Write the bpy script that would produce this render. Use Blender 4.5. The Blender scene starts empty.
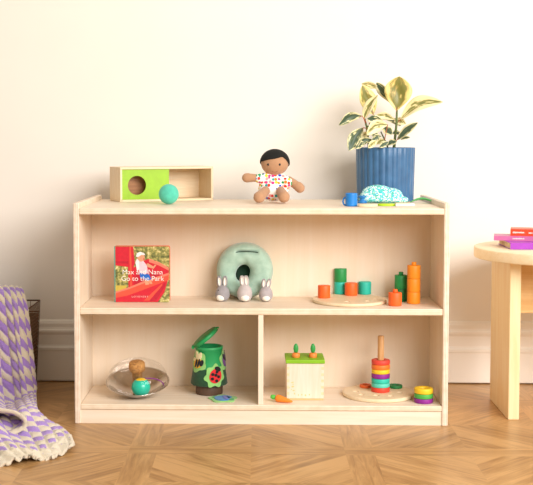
import bpy, bmesh, math, random
import numpy as np
from mathutils import Vector, Matrix
random.seed(7)
PI = math.pi
scene = bpy.context.scene
COL = scene.collection

# ------------------------------------------------------------------ camera model
F = 1150.0
CX, CY, CZ = -.0062, -3.6553, .9205
YAW, PIT, ROL = -.0320, .0648, .0011
UX, UY = 266.5 - 44.62, 242.5 - 29.13          # the lens axis is off-centre: the photograph is cropped
def _rot():
    c, s = math.cos(YAW), math.sin(YAW)
    A = Matrix(((c, -s, 0), (s, c, 0), (0, 0, 1)))            # x, y(depth), z
    c, s = math.cos(PIT), math.sin(PIT)
    B = Matrix(((1, 0, 0), (0, c, -s), (0, s, c)))            # rows: x, depth, up
    c, s = math.cos(ROL), math.sin(ROL)
    R = Matrix(((c, 0, -s), (0, 1, 0), (s, 0, c)))
    return R @ B @ A
RM = _rot()
EYE = Vector((CX, CY, CZ))
def ray(u, v):
    return RM.transposed() @ Vector(((u - UX) / F, 1.0, -(v - UY) / F))
def G(u, v, z):                 # where a sight line meets a level surface
    r = ray(u, v); return EYE + r * ((z - CZ) / r.z)
def AY(u, v, y):                # where a sight line meets an upright plane
    r = ray(u, v); return EYE + r * ((y - CY) / r.y)
def depth(p):
    return (RM @ (Vector(p) - EYE)).y
def S(p):                       # metres per pixel at a point
    return depth(p) / F
def proj(p):
    q = RM @ (Vector(p) - EYE); return UX + F * q.x / q.y, UY - F * q.z / q.y

cam_d = bpy.data.cameras.new('camera'); cam = bpy.data.objects.new('camera', cam_d); COL.objects.link(cam)
cam_d.sensor_fit = 'HORIZONTAL'; cam_d.sensor_width = 36; cam_d.lens = F * 36 / 533; cam_d.shift_x = (266.5 - UX) / 533; cam_d.shift_y = (UY - 242.5) / 533
right, fwd, up = RM[0], RM[1], RM[2]
cam.matrix_world = Matrix(((right.x, up.x, -fwd.x, CX), (right.y, up.y, -fwd.y, CY), (right.z, up.z, -fwd.z, CZ), (0, 0, 0, 1)))
scene.camera = cam

# ------------------------------------------------------------------ materials
def lin(h):
    if isinstance(h, str):
        h = h.lstrip('#'); c = [int(h[i:i + 2], 16) / 255 for i in (0, 2, 4)]
    else: c = [x / 255 for x in h]
    return tuple(x / 12.92 if x <= .04045 else ((x + .055) / 1.055) ** 2.4 for x in c) + (1,)

class M:
    def __init__(s, name):
        s.m = bpy.data.materials.new(name); s.m.use_nodes = True
        s.nt = s.m.node_tree; s.n = s.nt.nodes; s.b = s.n['Principled BSDF']
    def node(s, t, **kw):
        n = s.n.new(t)
        for k, v in kw.items():
            if k in n.inputs: n.inputs[k].default_value = v
            else: setattr(n, k, v)
        return n
    def link(s, a, b): s.nt.links.new(a, b)
    def ramp(s, fac, stops, interp='LINEAR'):
        r = s.n.new('ShaderNodeValToRGB'); cr = r.color_ramp; cr.interpolation = interp
        while len(cr.elements) < len(stops): cr.elements.new(.5)
        for e, (p, c) in zip(cr.elements, stops):
            e.position = p; e.color = lin(c)
        s.link(fac, r.inputs[0]); return r.outputs[0]
    def coords(s, kind='Object', scale=(1, 1, 1), rot=(0, 0, 0)):
        tc = s.n.new('ShaderNodeTexCoord'); mp = s.n.new('ShaderNodeMapping')
        mp.inputs['Scale'].default_value = scale; mp.inputs['Rotation'].default_value = rot
        s.link(tc.outputs[kind], mp.inputs[0]); return mp.outputs[0]
    def bump(s, h, strength=.3, dist=.001):
        b = s.node('ShaderNodeBump', Strength=strength, Distance=dist)
        s.link(h, b.inputs['Height']); s.link(b.outputs[0], s.b.inputs['Normal'])
    def set(s, **kw):
        for k, v in kw.items(): s.b.inputs[k.replace('_', ' ')].default_value = v
        return s

def plain(name, col, rough=.5, var=.06, nscale=40, bump=0, **kw):
    m = M(name)
    v = m.coords()
    nz = m.node('ShaderNodeTexNoise', Scale=nscale, Detail=3.0); m.link(v, nz.inputs['Vector'])
    c = lin(col); hs = m.node('ShaderNodeHueSaturation', Color=c)
    mr = m.node('ShaderNodeMapRange'); mr.inputs['From Min'].default_value = .3; mr.inputs['From Max'].default_value = .7
    mr.inputs['To Min'].default_value = 1 - var; mr.inputs['To Max'].default_value = 1 + var
    m.link(nz.outputs[0], mr.inputs[0]); m.link(mr.outputs[0], hs.inputs['Value'])
    m.link(hs.outputs[0], m.b.inputs['Base Color'])
    if bump: m.bump(nz.outputs[0], bump, .002)
    m.set(Roughness=rough, **kw)
    return m.m

def fabric(name, col, scale=600, bump=.4, var=.1):
    m = M(name); v = m.coords()
    nz = m.node('ShaderNodeTexNoise', Scale=scale, Detail=2.0); m.link(v, nz.inputs['Vector'])
    n2 = m.node('ShaderNodeTexNoise', Scale=60.0, Detail=3.0); m.link(v, n2.inputs['Vector'])
    hs = m.node('ShaderNodeHueSaturation', Color=lin(col))
    mr = m.node('ShaderNodeMapRange'); mr.inputs['From Min'].default_value = .3; mr.inputs['From Max'].default_value = .7
    mr.inputs['To Min'].default_value = 1 - var; mr.inputs['To Max'].default_value = 1 + var
    m.link(n2.outputs[0], mr.inputs[0]); m.link(mr.outputs[0], hs.inputs['Value'])
    m.link(hs.outputs[0], m.b.inputs['Base Color'])
    m.bump(nz.outputs[0], bump, .001)
    m.set(Roughness=.95, Sheen_Weight=.2)
    return m.m

def wood(name, a, b, axis=0, scale=1.0, rough=.5, stretch=14, ply=None, plycols=None):
    m = M(name)
    sc = [stretch * scale] * 3; sc[axis] = 1.2 * scale
    v = m.coords(scale=tuple(sc))
    nz = m.node('ShaderNodeTexNoise', Scale=2.2, Detail=5.0, Roughness=.6, Distortion=.6); m.link(v, nz.inputs['Vector'])
    sc2 = [90 * scale] * 3; sc2[axis] = 3 * scale
    v2 = m.coords(scale=tuple(sc2))
    n2 = m.node('ShaderNodeTexNoise', Scale=1.5, Detail=3.0); m.link(v2, n2.inputs['Vector'])
    mx = m.node('ShaderNodeMath', operation='MULTIPLY_ADD'); m.link(n2.outputs[0], mx.inputs[0]); mx.inputs[1].default_value = .35
    m.link(nz.outputs[0], mx.inputs[2])
    col = m.ramp(mx.outputs[0], [(.45, a), (.85, b)])
    m.link(col, m.b.inputs['Base Color'])
    m.bump(n2.outputs[0], .06, .001)
    m.set(Roughness=rough)
    return m.m

def ply_edge(name, axis, thick, light='#f5e9d8', dark='#d6b798'):
    m = M(name)
    tc = m.n.new('ShaderNodeTexCoord'); sx = m.n.new('ShaderNodeSeparateXYZ'); m.link(tc.outputs['Object'], sx.inputs[0])
    mu = m.node('ShaderNodeMath', operation='MULTIPLY'); m.link(sx.outputs[axis], mu.inputs[0]); mu.inputs[1].default_value = 2 * PI * 3.5 / thick
    sn = m.node('ShaderNodeMath', operation='COSINE'); m.link(mu.outputs[0], sn.inputs[0])
    nz = m.node('ShaderNodeTexNoise', Scale=30.0, Detail=3.0); m.link(tc.outputs['Object'], nz.inputs['Vector'])
    ad = m.node('ShaderNodeMath', operation='MULTIPLY_ADD'); m.link(sn.outputs[0], ad.inputs[0]); ad.inputs[1].default_value = .3; m.link(nz.outputs[0], ad.inputs[2])
    c = m.ramp(ad.outputs[0], [(.2, light), (.85, dark)]); m.link(c, m.b.inputs['Base Color']); m.set(Roughness=.55)
    return m.m

BIRCH_A, BIRCH_B = '#f4e5d2', '#ead6bc'
W_X = wood('birch_along_x', BIRCH_A, BIRCH_B, 0)
W_BACK = wood('birch_veneer', '#f0dfca', '#ecd8be', 2, .8)
W_Z = wood('birch_along_z', BIRCH_A, BIRCH_B, 2)
W_Y = wood('birch_along_y', BIRCH_A, BIRCH_B, 1)
W_TOY = wood('toy_birch', '#f3dfbf', '#e6cca4', 0, 3)
W_TOYZ = wood('toy_birch_upright', '#f3dfbf', '#e6cca4', 2, 3)
W_PINE = wood('pale_maple', '#f6e2b8', '#eed09c', 2, 1.4)
W_PINEX = wood('pale_maple_top', '#f6e6c6', '#eed8ae', 0, 1.4)
W_DOWEL = wood('beech_dowel', '#dcae78', '#c08c55', 2, 4)
EDGE_X = ply_edge('ply_edge_upright', 0, .018)
EDGE_Z = ply_edge('ply_edge_level', 2, .018, '#f1e2cb', '#ddc6a6')

# ------------------------------------------------------------------ mesh builder
class MB:
    def __init__(s): s.bm = bmesh.new(); s.uv = None
    def _tag(s, fs, mi, smooth=False):
        for f in fs: f.material_index = mi; f.smooth = smooth
    def box(s, lo, hi, bev=0, mi=0, seg=2):
        b = bmesh.new(); bmesh.ops.create_cube(b, size=1)
        c = [(a + d) / 2 for a, d in zip(lo, hi)]; sz = [d - a for a, d in zip(lo, hi)]
        for v in b.verts: v.co = Vector([c[i] + v.co[i] * sz[i] for i in range(3)])
        if bev: bmesh.ops.bevel(b, geom=b.edges[:], offset=bev, segments=seg, affect='EDGES', profile=.5)
        s._merge(b, mi); return s
    def _merge(s, b, mi=None, smooth=None, mat=None):
        if mat is not None: bmesh.ops.transform(b, matrix=mat, verts=b.verts[:])
        mp = {}
        for v in b.verts: mp[v] = s.bm.verts.new(v.co)
        for f in b.faces:
            try: nf = s.bm.faces.new([mp[v] for v in f.verts])
            except ValueError: continue
            nf.material_index = f.material_index if mi is None else mi
            nf.smooth = f.smooth if smooth is None else smooth
        b.free()
    def lathe(s, prof, seg=48, c=(0, 0, 0), mi=0, mat=None, closed=False, smooth=True, wave=None):
        b = bmesh.new(); rings = []
        for k, (r, z) in enumerate(prof):
            if r < 1e-6: rings.append([b.verts.new((c[0], c[1], c[2] + z))])
            else:
                ring = []
                for i in range(seg):
                    a = 2 * PI * i / seg; rr = r * (wave(a, k) if wave else 1)
                    ring.append(b.verts.new((c[0] + rr * math.cos(a), c[1] + rr * math.sin(a), c[2] + z)))
                rings.append(ring)
        n = len(rings)
        for j in range(n if closed else n - 1):
            A, B = rings[j], rings[(j + 1) % n]
            if len(A) == 1 and len(B) == 1: continue
            for i in range(seg):
                k = (i + 1) % seg
                if len(A) == 1: b.faces.new((A[0], B[k], B[i]))
                elif len(B) == 1: b.faces.new((A[i], A[k], B[0]))
                else: b.faces.new((A[i], A[k], B[k], B[i]))
        s._merge(b, mi, smooth, mat); return s
    def tube(s, pts, rad, seg=10, mi=0, caps=True, smooth=True, flat=1.0):
        pts = [Vector(p) for p in pts]
        rad = [rad] * len(pts) if not hasattr(rad, '__len__') else rad
        rings = []; pn = None
        for i, p in enumerate(pts):
            t = (pts[min(i + 1, len(pts) - 1)] - pts[max(i - 1, 0)]).normalized()
            if pn is None: pn = t.orthogonal().normalized()
            else: pn = (pn - t * pn.dot(t)).normalized()
            bn = t.cross(pn)
            rings.append([s.bm.verts.new(p + (pn * math.cos(2 * PI * k / seg) + bn * math.sin(2 * PI * k / seg) * flat) * rad[i]) for k in range(seg)])
        for A, B in zip(rings, rings[1:]):
            for k in range(seg):
                f = s.bm.faces.new((A[k], A[(k + 1) % seg], B[(k + 1) % seg], B[k])); f.smooth = smooth; f.material_index = mi
        if caps:
            for R, rev in ((rings[0], True), (rings[-1], False)):
                f = s.bm.faces.new(R[::-1] if rev else R); f.material_index = mi
        return s
    def ell(s, c, r, rot=None, mi=0, sub=3):
        b = bmesh.new(); bmesh.ops.create_icosphere(b, subdivisions=sub, radius=1)
        m = Matrix.Translation(Vector(c)) @ (rot.to_4x4() if rot else Matrix.Identity(4)) @ Matrix.Diagonal((*([r] * 3 if not hasattr(r, '__len__') else r), 1))
        s._merge(b, mi, True, m); return s
    def limb(s, a, b, ra, rb, n=9):
        a, b = Vector(a), Vector(b)
        for i in range(n):
            t = i / (n - 1); s.ell(a.lerp(b, t), ra + (rb - ra) * t, sub=2)
        return s
    def prism(s, poly, y0, y1, mi=0, smooth=False):        # polygon in x,z swept along y
        A = [s.bm.verts.new((x, y0, z)) for x, z in poly]; B = [s.bm.verts.new((x, y1, z)) for x, z in poly]
        n = len(poly); fs = []
        fs.append(s.bm.faces.new(A)); fs.append(s.bm.faces.new(B[::-1]))
        for i in range(n): fs.append(s.bm.faces.new((A[i], B[i], B[(i + 1) % n], A[(i + 1) % n])))
        s._tag(fs, mi, smooth); return s
    def grid(s, fn, nu, nv, mi=0, smooth=True, closed_u=False, closed_v=False):
        V = [[s.bm.verts.new(fn(i / (nu if closed_u else nu - 1), j / (nv if closed_v else nv - 1))) for j in range(nv)] for i in range(nu)]
        if s.uv is None: s.uv = s.bm.loops.layers.uv.new('UVMap')
        for i in range(nu if closed_u else nu - 1):
            for j in range(nv if closed_v else nv - 1):
                i2, j2 = (i + 1) % nu, (j + 1) % nv
                try: f = s.bm.faces.new((V[i][j], V[i2][j], V[i2][j2], V[i][j2]))
                except ValueError: continue
                f.smooth = smooth; f.material_index = mi
                for l, (a, b) in zip(f.loops, ((i, j), (i + 1, j), (i + 1, j + 1), (i, j + 1))):
                    l[s.uv].uv = (a / (nu if closed_u else nu - 1), b / (nv if closed_v else nv - 1))
        return s
    def build(s, name, mats, parent=None, loc=None, rotz=0, solid=0, fix=True, kind=None, remesh=0, smooth_it=0, sub=0):
        if fix: bmesh.ops.recalc_face_normals(s.bm, faces=s.bm.faces[:])
        me = bpy.data.meshes.new(name); s.bm.to_mesh(me); s.bm.free()
        if not isinstance(mats, (list, tuple)): mats = [mats]
        for m in mats: me.materials.append(m)
        o = bpy.data.objects.new(name, me); COL.objects.link(o)
        if remesh:
            md = o.modifiers.new('r', 'REMESH'); md.mode = 'VOXEL'; md.voxel_size = remesh; md.use_smooth_shade = True
            if smooth_it:
                ms = o.modifiers.new('s', 'SMOOTH'); ms.iterations = smooth_it; ms.factor = .5
            bpy.context.view_layer.update()
            dg = bpy.context.evaluated_depsgraph_get()
            nm = bpy.data.meshes.new_from_object(o.evaluated_get(dg)); o.modifiers.clear(); o.data = nm
            nm.name = name
            if not nm.materials: nm.materials.append(mats[0])
        if solid:
            md = o.modifiers.new('thickness', 'SOLIDIFY'); md.thickness = solid; md.offset = 0
        if sub:
            md = o.modifiers.new('sub', 'SUBSURF'); md.levels = md.render_levels = sub
        if parent: o.parent = parent
        if loc is not None: o.location = loc
        if rotz: o.rotation_euler[2] = rotz
        if kind: o['kind'] = kind
        return o

def tag(o, label, cat, group=None):
    o['label'] = label; o['category'] = cat
    if group: o['group'] = group
    return o
def thing(name, label, cat, loc=(0, 0, 0), rotz=0, group=None):
    o = bpy.data.objects.new(name, None); COL.objects.link(o); o.empty_display_size = .05
    o.location = loc; o.rotation_euler = (0, 0, rotz)
    return tag(o, label, cat, group)
def cyl(r, h, bev=.0015, z=0):
    return [(0, z), (r - bev, z), (r - bev * .3, z + bev * .3), (r, z + bev), (r, z + h - bev), (r - bev * .3, z + h - bev * .3), (r - bev, z + h), (0, z + h)]
def text(name, body, size, mat, parent, loc, rot=(PI / 2, 0, 0), align='CENTER', ext=.0003, spacing=1.0, bold=0):
    cu = bpy.data.curves.new(name, 'FONT'); cu.body = body; cu.size = size; cu.align_x = align; cu.extrude = ext; cu.space_character = spacing; cu.offset = bold
    t = bpy.data.objects.new(name, cu); COL.objects.link(t); bpy.context.view_layer.update()
    me = bpy.data.meshes.new_from_object(t.evaluated_get(bpy.context.evaluated_depsgraph_get()))
    bpy.data.objects.remove(t); o = bpy.data.objects.new(name, me); COL.objects.link(o)
    me.materials.clear(); me.materials.append(mat); o.parent = parent; o.location = loc; o.rotation_euler = rot
    return o

# ------------------------------------------------------------------ the room
WALL_Y = .6562
wall_m = plain('wall_paint', '#f4ece1', .85, .012, 3)
MB().box((-4, WALL_Y, 0), (4, WALL_Y + .1, 3.0)).build('wall_back', wall_m, kind='structure')
trim_m = plain('trim_paint', '#f5ede1', .45, .01, 5)
# baseboard profile swept along the wall (y measured out of the wall)
bp = [(0, .006), (.017, .006), (.017, .118), (.020, .121), (.020, .131), (.015, .136), (.013, .142), (.0125, .180),
      (.015, .186), (.0165, .190), (.0165, .197), (.012, .201), (.010, .208), (.010, .222), (.006, .232), (0, .236)]
b = MB(); A = [b.bm.verts.new((-4, WALL_Y - y, z)) for y, z in bp]; B = [b.bm.verts.new((4, WALL_Y - y, z)) for y, z in bp]
for i in range(len(bp) - 1): b.bm.faces.new((A[i], B[i], B[i + 1], A[i + 1]))
b.bm.faces.new((A[0], A[-1], B[-1], B[0]))
b.bm.faces.new(A); b.bm.faces.new(B[::-1])
b.build('baseboard_back', trim_m, kind='structure')

# floor: parquet panels, every plank a face with its own tint and grain direction
def clip(poly, x0, y0, x1, y1):
    for ax, lim, sg in ((0, x0, 1), (0, x1, -1), (1, y0, 1), (1, y1, -1)):
        out = []
        for i in range(len(poly)):
            p, q = poly[i], poly[(i + 1) % len(poly)]
            ip, iq = sg * (p[ax] - lim) >= 0, sg * (q[ax] - lim) >= 0
            if ip: out.append(p)
            if ip != iq:
                t = (lim - p[ax]) / (q[ax] - p[ax]); out.append((p[0] + t * (q[0] - p[0]), p[1] + t * (q[1] - p[1])))
        poly = out
        if not poly: return []
    return poly
fb = bmesh.new(); fuv = fb.loops.layers.uv.new('UVMap'); ftint = fb.faces.layers.float.new('plank')
def plank(poly, ang):
    if len(poly) < 3: return
    try: f = fb.faces.new([fb.verts.new((x, y, 0)) for x, y in poly])
    except ValueError: return
    if f.calc_area() < 1e-6: bmesh.ops.delete(fb, geom=[f], context='FACES'); return
    f.normal_update()
    if f.normal.z < 0: f.normal_flip()
    f[ftint] = random.random(); ox, oy = random.random() * 7, random.random() * 7
    c, s = math.cos(ang), math.sin(ang)
    for l in f.loops:
        x, y = l.vert.co.x, l.vert.co.y
        l[fuv].uv = (x * c + y * s + ox, -x * s + y * c + oy)
X0 = G(144.5, 447, 0).x; P = G(358, 447, 0).x - X0; SW = .085; Y0 = G(250, 450.5, 0).y
FX0, FX1, FY0, FY1 = -3.6, 3.6, -4.5, WALL_Y
for i in range(-5, 6):
    for j in range(-7, 3):
        ax, ay = X0 + i * P, Y0 + j * P
        plank(clip([(ax - SW / 2, ay + SW / 2), (ax + SW / 2, ay + SW / 2), (ax + SW / 2, ay + P - SW / 2), (ax - SW / 2, ay + P - SW / 2)], FX0, FY0, FX1, FY1), PI / 2)
        plank(clip([(ax - SW / 2, ay - SW / 2), (ax + P - SW / 2, ay - SW / 2), (ax + P - SW / 2, ay + SW / 2), (ax - SW / 2, ay + SW / 2)], FX0, FY0, FX1, FY1), 0)
        bx0, by0, bx1, by1 = ax + SW / 2, ay + SW / 2, ax + P - SW / 2, ay + P - SW / 2
        mx_, my_ = (bx0 + bx1) / 2, (by0 + by1) / 2
        for q, (rx0, ry0, rx1, ry1) in enumerate(((bx0, by0, mx_, my_), (mx_, by0, bx1, my_), (bx0, my_, mx_, by1), (mx_, my_, bx1, by1))):
            sg = 1 if q in (0, 3) else -1; ang = sg * PI / 4
            d = Vector((math.cos(ang), math.sin(ang))); n = Vector((-d.y, d.x)); w = (P - SW) / 2 / math.sqrt(2) / 2 * 1.0
            cc = Vector(((rx0 + rx1) / 2, (ry0 + ry1) / 2))
            for k in range(-6, 6):
                p0 = cc + n * (k * w) - d; p1 = p0 + d * 2
                quad = [tuple(p0), tuple(p1), tuple(p1 + n * w), tuple(p0 + n * w)]
                poly = clip(quad, max(rx0, FX0), max(ry0, FY0), min(rx1, FX1), min(ry1, FY1))
                plank(poly, ang)
fl = M('oak_parquet')
tc = fl.n.new('ShaderNodeTexCoord')
mp = fl.node('ShaderNodeMapping'); mp.inputs['Scale'].default_value = (2.2, 26, 1); fl.link(tc.outputs['UV'], mp.inputs[0])
nz = fl.node('ShaderNodeTexNoise', Scale=1.6, Detail=6.0, Roughness=.62, Distortion=1.2); fl.link(mp.outputs[0], nz.inputs['Vector'])
mp2 = fl.node('ShaderNodeMapping'); mp2.inputs['Scale'].default_value = (1.2, 6, 1); fl.link(tc.outputs['UV'], mp2.inputs[0])
n2 = fl.node('ShaderNodeTexNoise', Scale=2.0, Detail=3.0, Distortion=1.5); fl.link(mp2.outputs[0], n2.inputs['Vector'])
at = fl.node('ShaderNodeAttribute', attribute_name='plank')
a1 = fl.node('ShaderNodeMath', operation='MULTIPLY_ADD'); fl.link(at.outputs['Fac'], a1.inputs[0]); a1.inputs[1].default_value = .22; fl.link(nz.outputs[0], a1.inputs[2])
a2 = fl.node('ShaderNodeMath', operation='MULTIPLY_ADD'); fl.link(n2.outputs[0], a2.inputs[0]); a2.inputs[1].default_value = .5; fl.link(a1.outputs[0], a2.inputs[2])
fl.link(fl.ramp(a2.outputs[0], [(.48, '#7c5832'), (.72, '#a57a49'), (1.0, '#c89c66')]), fl.b.inputs['Base Color'])
fl.bump(nz.outputs[0], .08, .001)
rr = fl.node('ShaderNodeMapRange'); fl.link(nz.outputs[0], rr.inputs[0]); rr.inputs['To Min'].default_value = .28; rr.inputs['To Max'].default_value = .42
fl.link(rr.outputs[0], fl.b.inputs['Roughness'])
me = bpy.data.meshes.new('floor'); fb.to_mesh(me); fb.free(); me.materials.append(fl.m)
fo = bpy.data.objects.new('floor', me); COL.objects.link(fo); fo['kind'] = 'structure'

# ------------------------------------------------------------------ the shelf unit
H, T, MID, BOT, DB, DEEP = .7160, .6990, .3778, .0642, .2886, .5501
TH = .018
shelf = thing('toy_shelf', 'low pale birch toy shelf with three compartments against the wall', 'shelf', (0, 0, 0))
for sx in (-1, 1):
    x0, x1 = (-.6, -.6 + TH) if sx < 0 else (.6 - TH, .6)
    b = MB(); b.box((-TH / 2, 0, 0), (TH / 2, DEEP, H), .003)
    for f in b.bm.faces:
        if f.normal.y < -.9 or f.normal.z > .9 or (f.calc_center_median().y < .0035) or f.calc_center_median().z > H - .0035: f.material_index = 1
    b.build('side_panel', [W_Z, EDGE_X], shelf, ((x0 + x1) / 2, 0, 0))
def board(name, z, x0, x1, y0, y1, th=.020):
    b = MB(); b.box((x0, y0, -th), (x1, y1, 0), .0035, seg=3)
    for f in b.bm.faces:
        c = f.calc_center_median()
        if c.y < y0 + .002: f.material_index = 1
    return b.build(name, [W_X, EDGE_Z], shelf, (0, 0, z))
XI = .6 - TH
board('top_board', T, -XI, XI, .001, DEEP)
board('middle_shelf', MID, -XI, XI, .004, DB, .0215)
board('bottom_shelf', BOT, -XI, XI, .002, DB, .018)
MB().box((-XI, DB, BOT - .018), (XI, DB + .012, T - .02)).build('back_panel', W_BACK, shelf)
MB().box((-XI, .006, .0), (XI, .022, BOT - .0185), .001).build('kick_board', W_X, shelf)
DIVX = AY(260.7, 360, .008).x
b = MB(); b.box((-.0085, .007, 0), (.0085, DB, MID - .0215 - BOT), .002)
b.build('divider', [W_Z], shelf, (DIVX, 0, BOT))

# ------------------------------------------------------------------ generic toys
def P_(c, **k): return plain(c[0], c[1], k.get('rough', .45), .05, 60)
ORANGE = plain('orange_paint', '#f26522', .5); ORANGE2 = plain('light_orange_paint', '#f7941d', .5)
GREEN = plain('green_paint', '#21934a', .5); TEAL = plain('teal_paint', '#2cc3ac', .5)
YELLOW = plain('yellow_paint', '#f5c928', .5); PURPLE = plain('purple_paint', '#8e2590', .5)
RED = plain('red_paint', '#e2452f', .5); MINT = plain('mint_paint', '#45c9b0', .5); LIME = plain('lime_paint', '#b4d922', .5)
DKGREEN = plain('dark_green_paint', '#1d7d40', .5)

# --- sliding-door box and ball on the top
P0 = G(120.3, 202.3, T); TH_BOX = math.radians(23)
d_ = Vector((math.cos(TH_BOX), math.sin(TH_BOX), 0))
L = .3
for _ in range(40):
    u = proj(P0 + d_ * L)[0]; L += (213.2 - u) * .0025
HB = (202.3 - 167.6) * S(P0); DBX = .135; tt = .0075
box = thing('sliding_door_box', 'open pale wooden box with bright green sliding door with round hole', 'toy box', (P0.x, P0.y, T), TH_BOX)
MB().box((0, .004, 0), (L, DBX, tt), .001).build('base', W_TOY, box)
MB().box((0, .0, HB - tt), (L, DBX, HB), .001).build('top', W_TOY, box)
MB().box((0, 0, tt), (tt, DBX, HB - tt), .001).build('end_panel', W_TOYZ, box)
MB().box((L - tt, 0, tt), (L, DBX, HB - tt), .001).build('end_panel', W_TOYZ, box)
MB().box((tt, DBX - .006, tt), (L - tt, DBX, HB - tt)).build('back_panel', W_TOY, box)
MB().box((tt, .001, 0), (L - tt, .004, tt)).build('front_lip', W_TOY, box)
x0, x1, z0, z1 = tt + .001, tt + (L - 2 * tt) * .525, tt, HB - tt
hx, hz, hr = x0 + (x1 - x0) * .315, z0 + (z1 - z0) * .47, .0335
b = MB(); N = 64; outer = []
angs = sorted([2 * PI * i / N for i in range(N)] + [math.atan2(z - hz, x - hx) % (2 * PI) for x in (x0, x1) for z in (z0, z1)])
inner = []
for a in angs:
    c, s = math.cos(a), math.sin(a); ts = []
    if c > 1e-9: ts.append((x1 - hx) / c)
    if c < -1e-9: ts.append((x0 - hx) / c)
    if s > 1e-9: ts.append((z1 - hz) / s)
    if s < -1e-9: ts.append((z0 - hz) / s)
    t = min(ts); outer.append((hx + c * t, hz + s * t)); inner.append((hx + c * hr, hz + s * hr))
for y in (.006, .012):
    pass
R4 = [[b.bm.verts.new((x, y, z)) for x, z in ring] for ring, y in ((inner, .006), (outer, .006), (outer, .012), (inner, .012))]
for q in range(4):
    A, B = R4[q], R4[(q + 1) % 4]
    for i in range(len(A)): b.bm.faces.new((A[i], A[(i + 1) % len(A)], B[(i + 1) % len(A)], B[i]))
b.build('sliding_door', plain('lime_green_door', '#97c314', .45), box)['label'] = 'bright green door with round hole'
# added upright board in darker brown for the dark interior behind the hole
MB().box((tt + .001, .05, tt), (x1, .056, HB - tt)).build('dark_inner_board', wood('dark_inner_brown', '#b57a46', '#9a6234', 0, 3), box)

def ball(name, u, v, z, rpx, mat, label, cat='ball'):
    r = rpx * .0033
    for _ in range(6):
        p = G(u, v, z + r); r = rpx * S(p)
    o = MB().ell((0, 0, r), r, sub=4).build(name, mat, None, (p.x, p.y, z))
    return tag(o, label, cat)
ball('felt_ball', 168.8, 194.3, T, 10.1, fabric('teal_felt', '#55c3a8', 400, .35), 'teal felt ball in front of the green sliding door box')

# --- doll
dp = G(272, 203.2, T); DS = S(dp) ; DY = dp.y + .05
doll = thing('rag_doll', 'seated soft doll with black hair and a dotted white bodysuit', 'doll', (dp.x, DY, T))
def D(zx, zy, dy=0):            # doll-local point from the close-up view, dy towards the viewer
    p = AY(235 + zx / 7.107, 145 + zy / 7.107, DY - dy); return Vector((p.x - dp.x, -dy, p.z - T))
dk = DS / 7.107
skin = fabric('doll_skin', '#b98c69', 500, .25, .05)
b = MB()
hc = D(283, 128, .0)
b.ell(hc, (100 * dk, 92 * dk, 91 * dk), sub=4)
b.ell(hc + Vector((0, -84 * dk, -12 * dk)), (9 * dk,) * 3, sub=2)                    # nose
b.limb(D(180, 236, .01), D(82, 234, .015), 27 * dk, 34 * dk); b.ell(D(88, 234, .015), (40 * dk, 32 * dk, 35 * dk))
b.limb(D(385, 250, .01), D(462, 308, .02), 28 * dk, 36 * dk); b.ell(D(452, 298, .02), (40 * dk, 32 * dk, 36 * dk), Matrix.Rotation(.6, 3, 'Y'))
b.limb(D(228, 318, .02), D(172, 372, .085), 33 * dk, 43 * dk)
b.limb(D(318, 318, .02), D(348, 370, .085), 33 * dk, 43 * dk)
b.ell(D(275, 300, 0), (80 * dk, 55 * dk, 85 * dk)); b.limb(D(280, 230), D(282, 170), 40 * dk, 45 * dk)
b.build('body', skin, doll, remesh=.0022, smooth_it=3)
bs = M('dotted_cotton'); v = bs.coords(scale=(1, 1, 1))
vo = bs.node('ShaderNodeTexVoronoi', Scale=88.0, Randomness=.45); bs.link(v, vo.inputs['Vector'])
lt = bs.node('ShaderNodeMath', operation='LESS_THAN'); bs.link(vo.outputs['Distance'], lt.inputs[0]); lt.inputs[1].default_value = .5
sp = bs.node('ShaderNodeSeparateColor'); bs.link(vo.outputs['Color'], sp.inputs[0])
cr = bs.ramp(sp.outputs[0], [(0, '#e8402c'), (.16, '#f28a1e'), (.32, '#1f9e57'), (.46, '#e43c8c'), (.6, '#f2cf3a'), (.72, '#18a5a5'), (.84, '#2c50c8'), (.93, '#f2a2a0')], 'CONSTANT')
mx = bs.node('ShaderNodeMix', data_type='RGBA'); bs.link(lt.outputs[0], mx.inputs[0]); mx.inputs[6].default_value = lin('#fbf7f0'); bs.link(cr, mx.inputs[7])
bs.link(mx.outputs[2], bs.b.inputs['Base Color']); bs.set(Roughness=.9)
b = MB()
b.ell(D(275, 312, .004), (112 * dk, 70 * dk, 90 * dk)); b.ell(D(275, 262, 0), (108 * dk, 62 * dk, 66 * dk))
b.limb(D(230, 235, .004), D(172, 237, .012), 40 * dk, 37 * dk); b.limb(D(325, 243, .004), D(372, 268, .016), 44 * dk, 42 * dk)
b.build('bodysuit', bs.m, doll, remesh=.0022, smooth_it=3)['label'] = 'white bodysuit with colourful dots'
# hair cap: upper shell of the head with a slanted fringe
b = MB()
R = Vector((104 * dk, 97 * dk, 96 * dk))
FR = [(-1.0, .10), (-.5, .26), (0, .33), (.5, .46), (.62, .46), (.8, .26), (1.0, -.12)]
def fringe(x):
    for (x0_, z0_), (x1_, z1_) in zip(FR, FR[1:]):
        if x <= x1_: return z0_ + (z1_ - z0_) * (x - x0_) / (x1_ - x0_)
    return FR[-1][1]
def hairpt(u, v):
    a = 2 * PI * u; x = math.cos(a); fr = -math.sin(a)
    if fr > 0: zl = fringe(x)
    else: zl = (.10 if x < 0 else -.12) * (1 + fr) - .55 * (-fr)
    t = math.acos(max(-1, min(1, zl))) * v
    return hc + Vector((R.x * math.sin(t) * math.cos(a), R.y * math.sin(t) * math.sin(a), R.z * math.cos(t)))
b.grid(hairpt, 64, 20, closed_u=True)
b.build('hair', plain('black_yarn', '#100f0c', .9, .2, 400, .4), doll, solid=.004)
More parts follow.
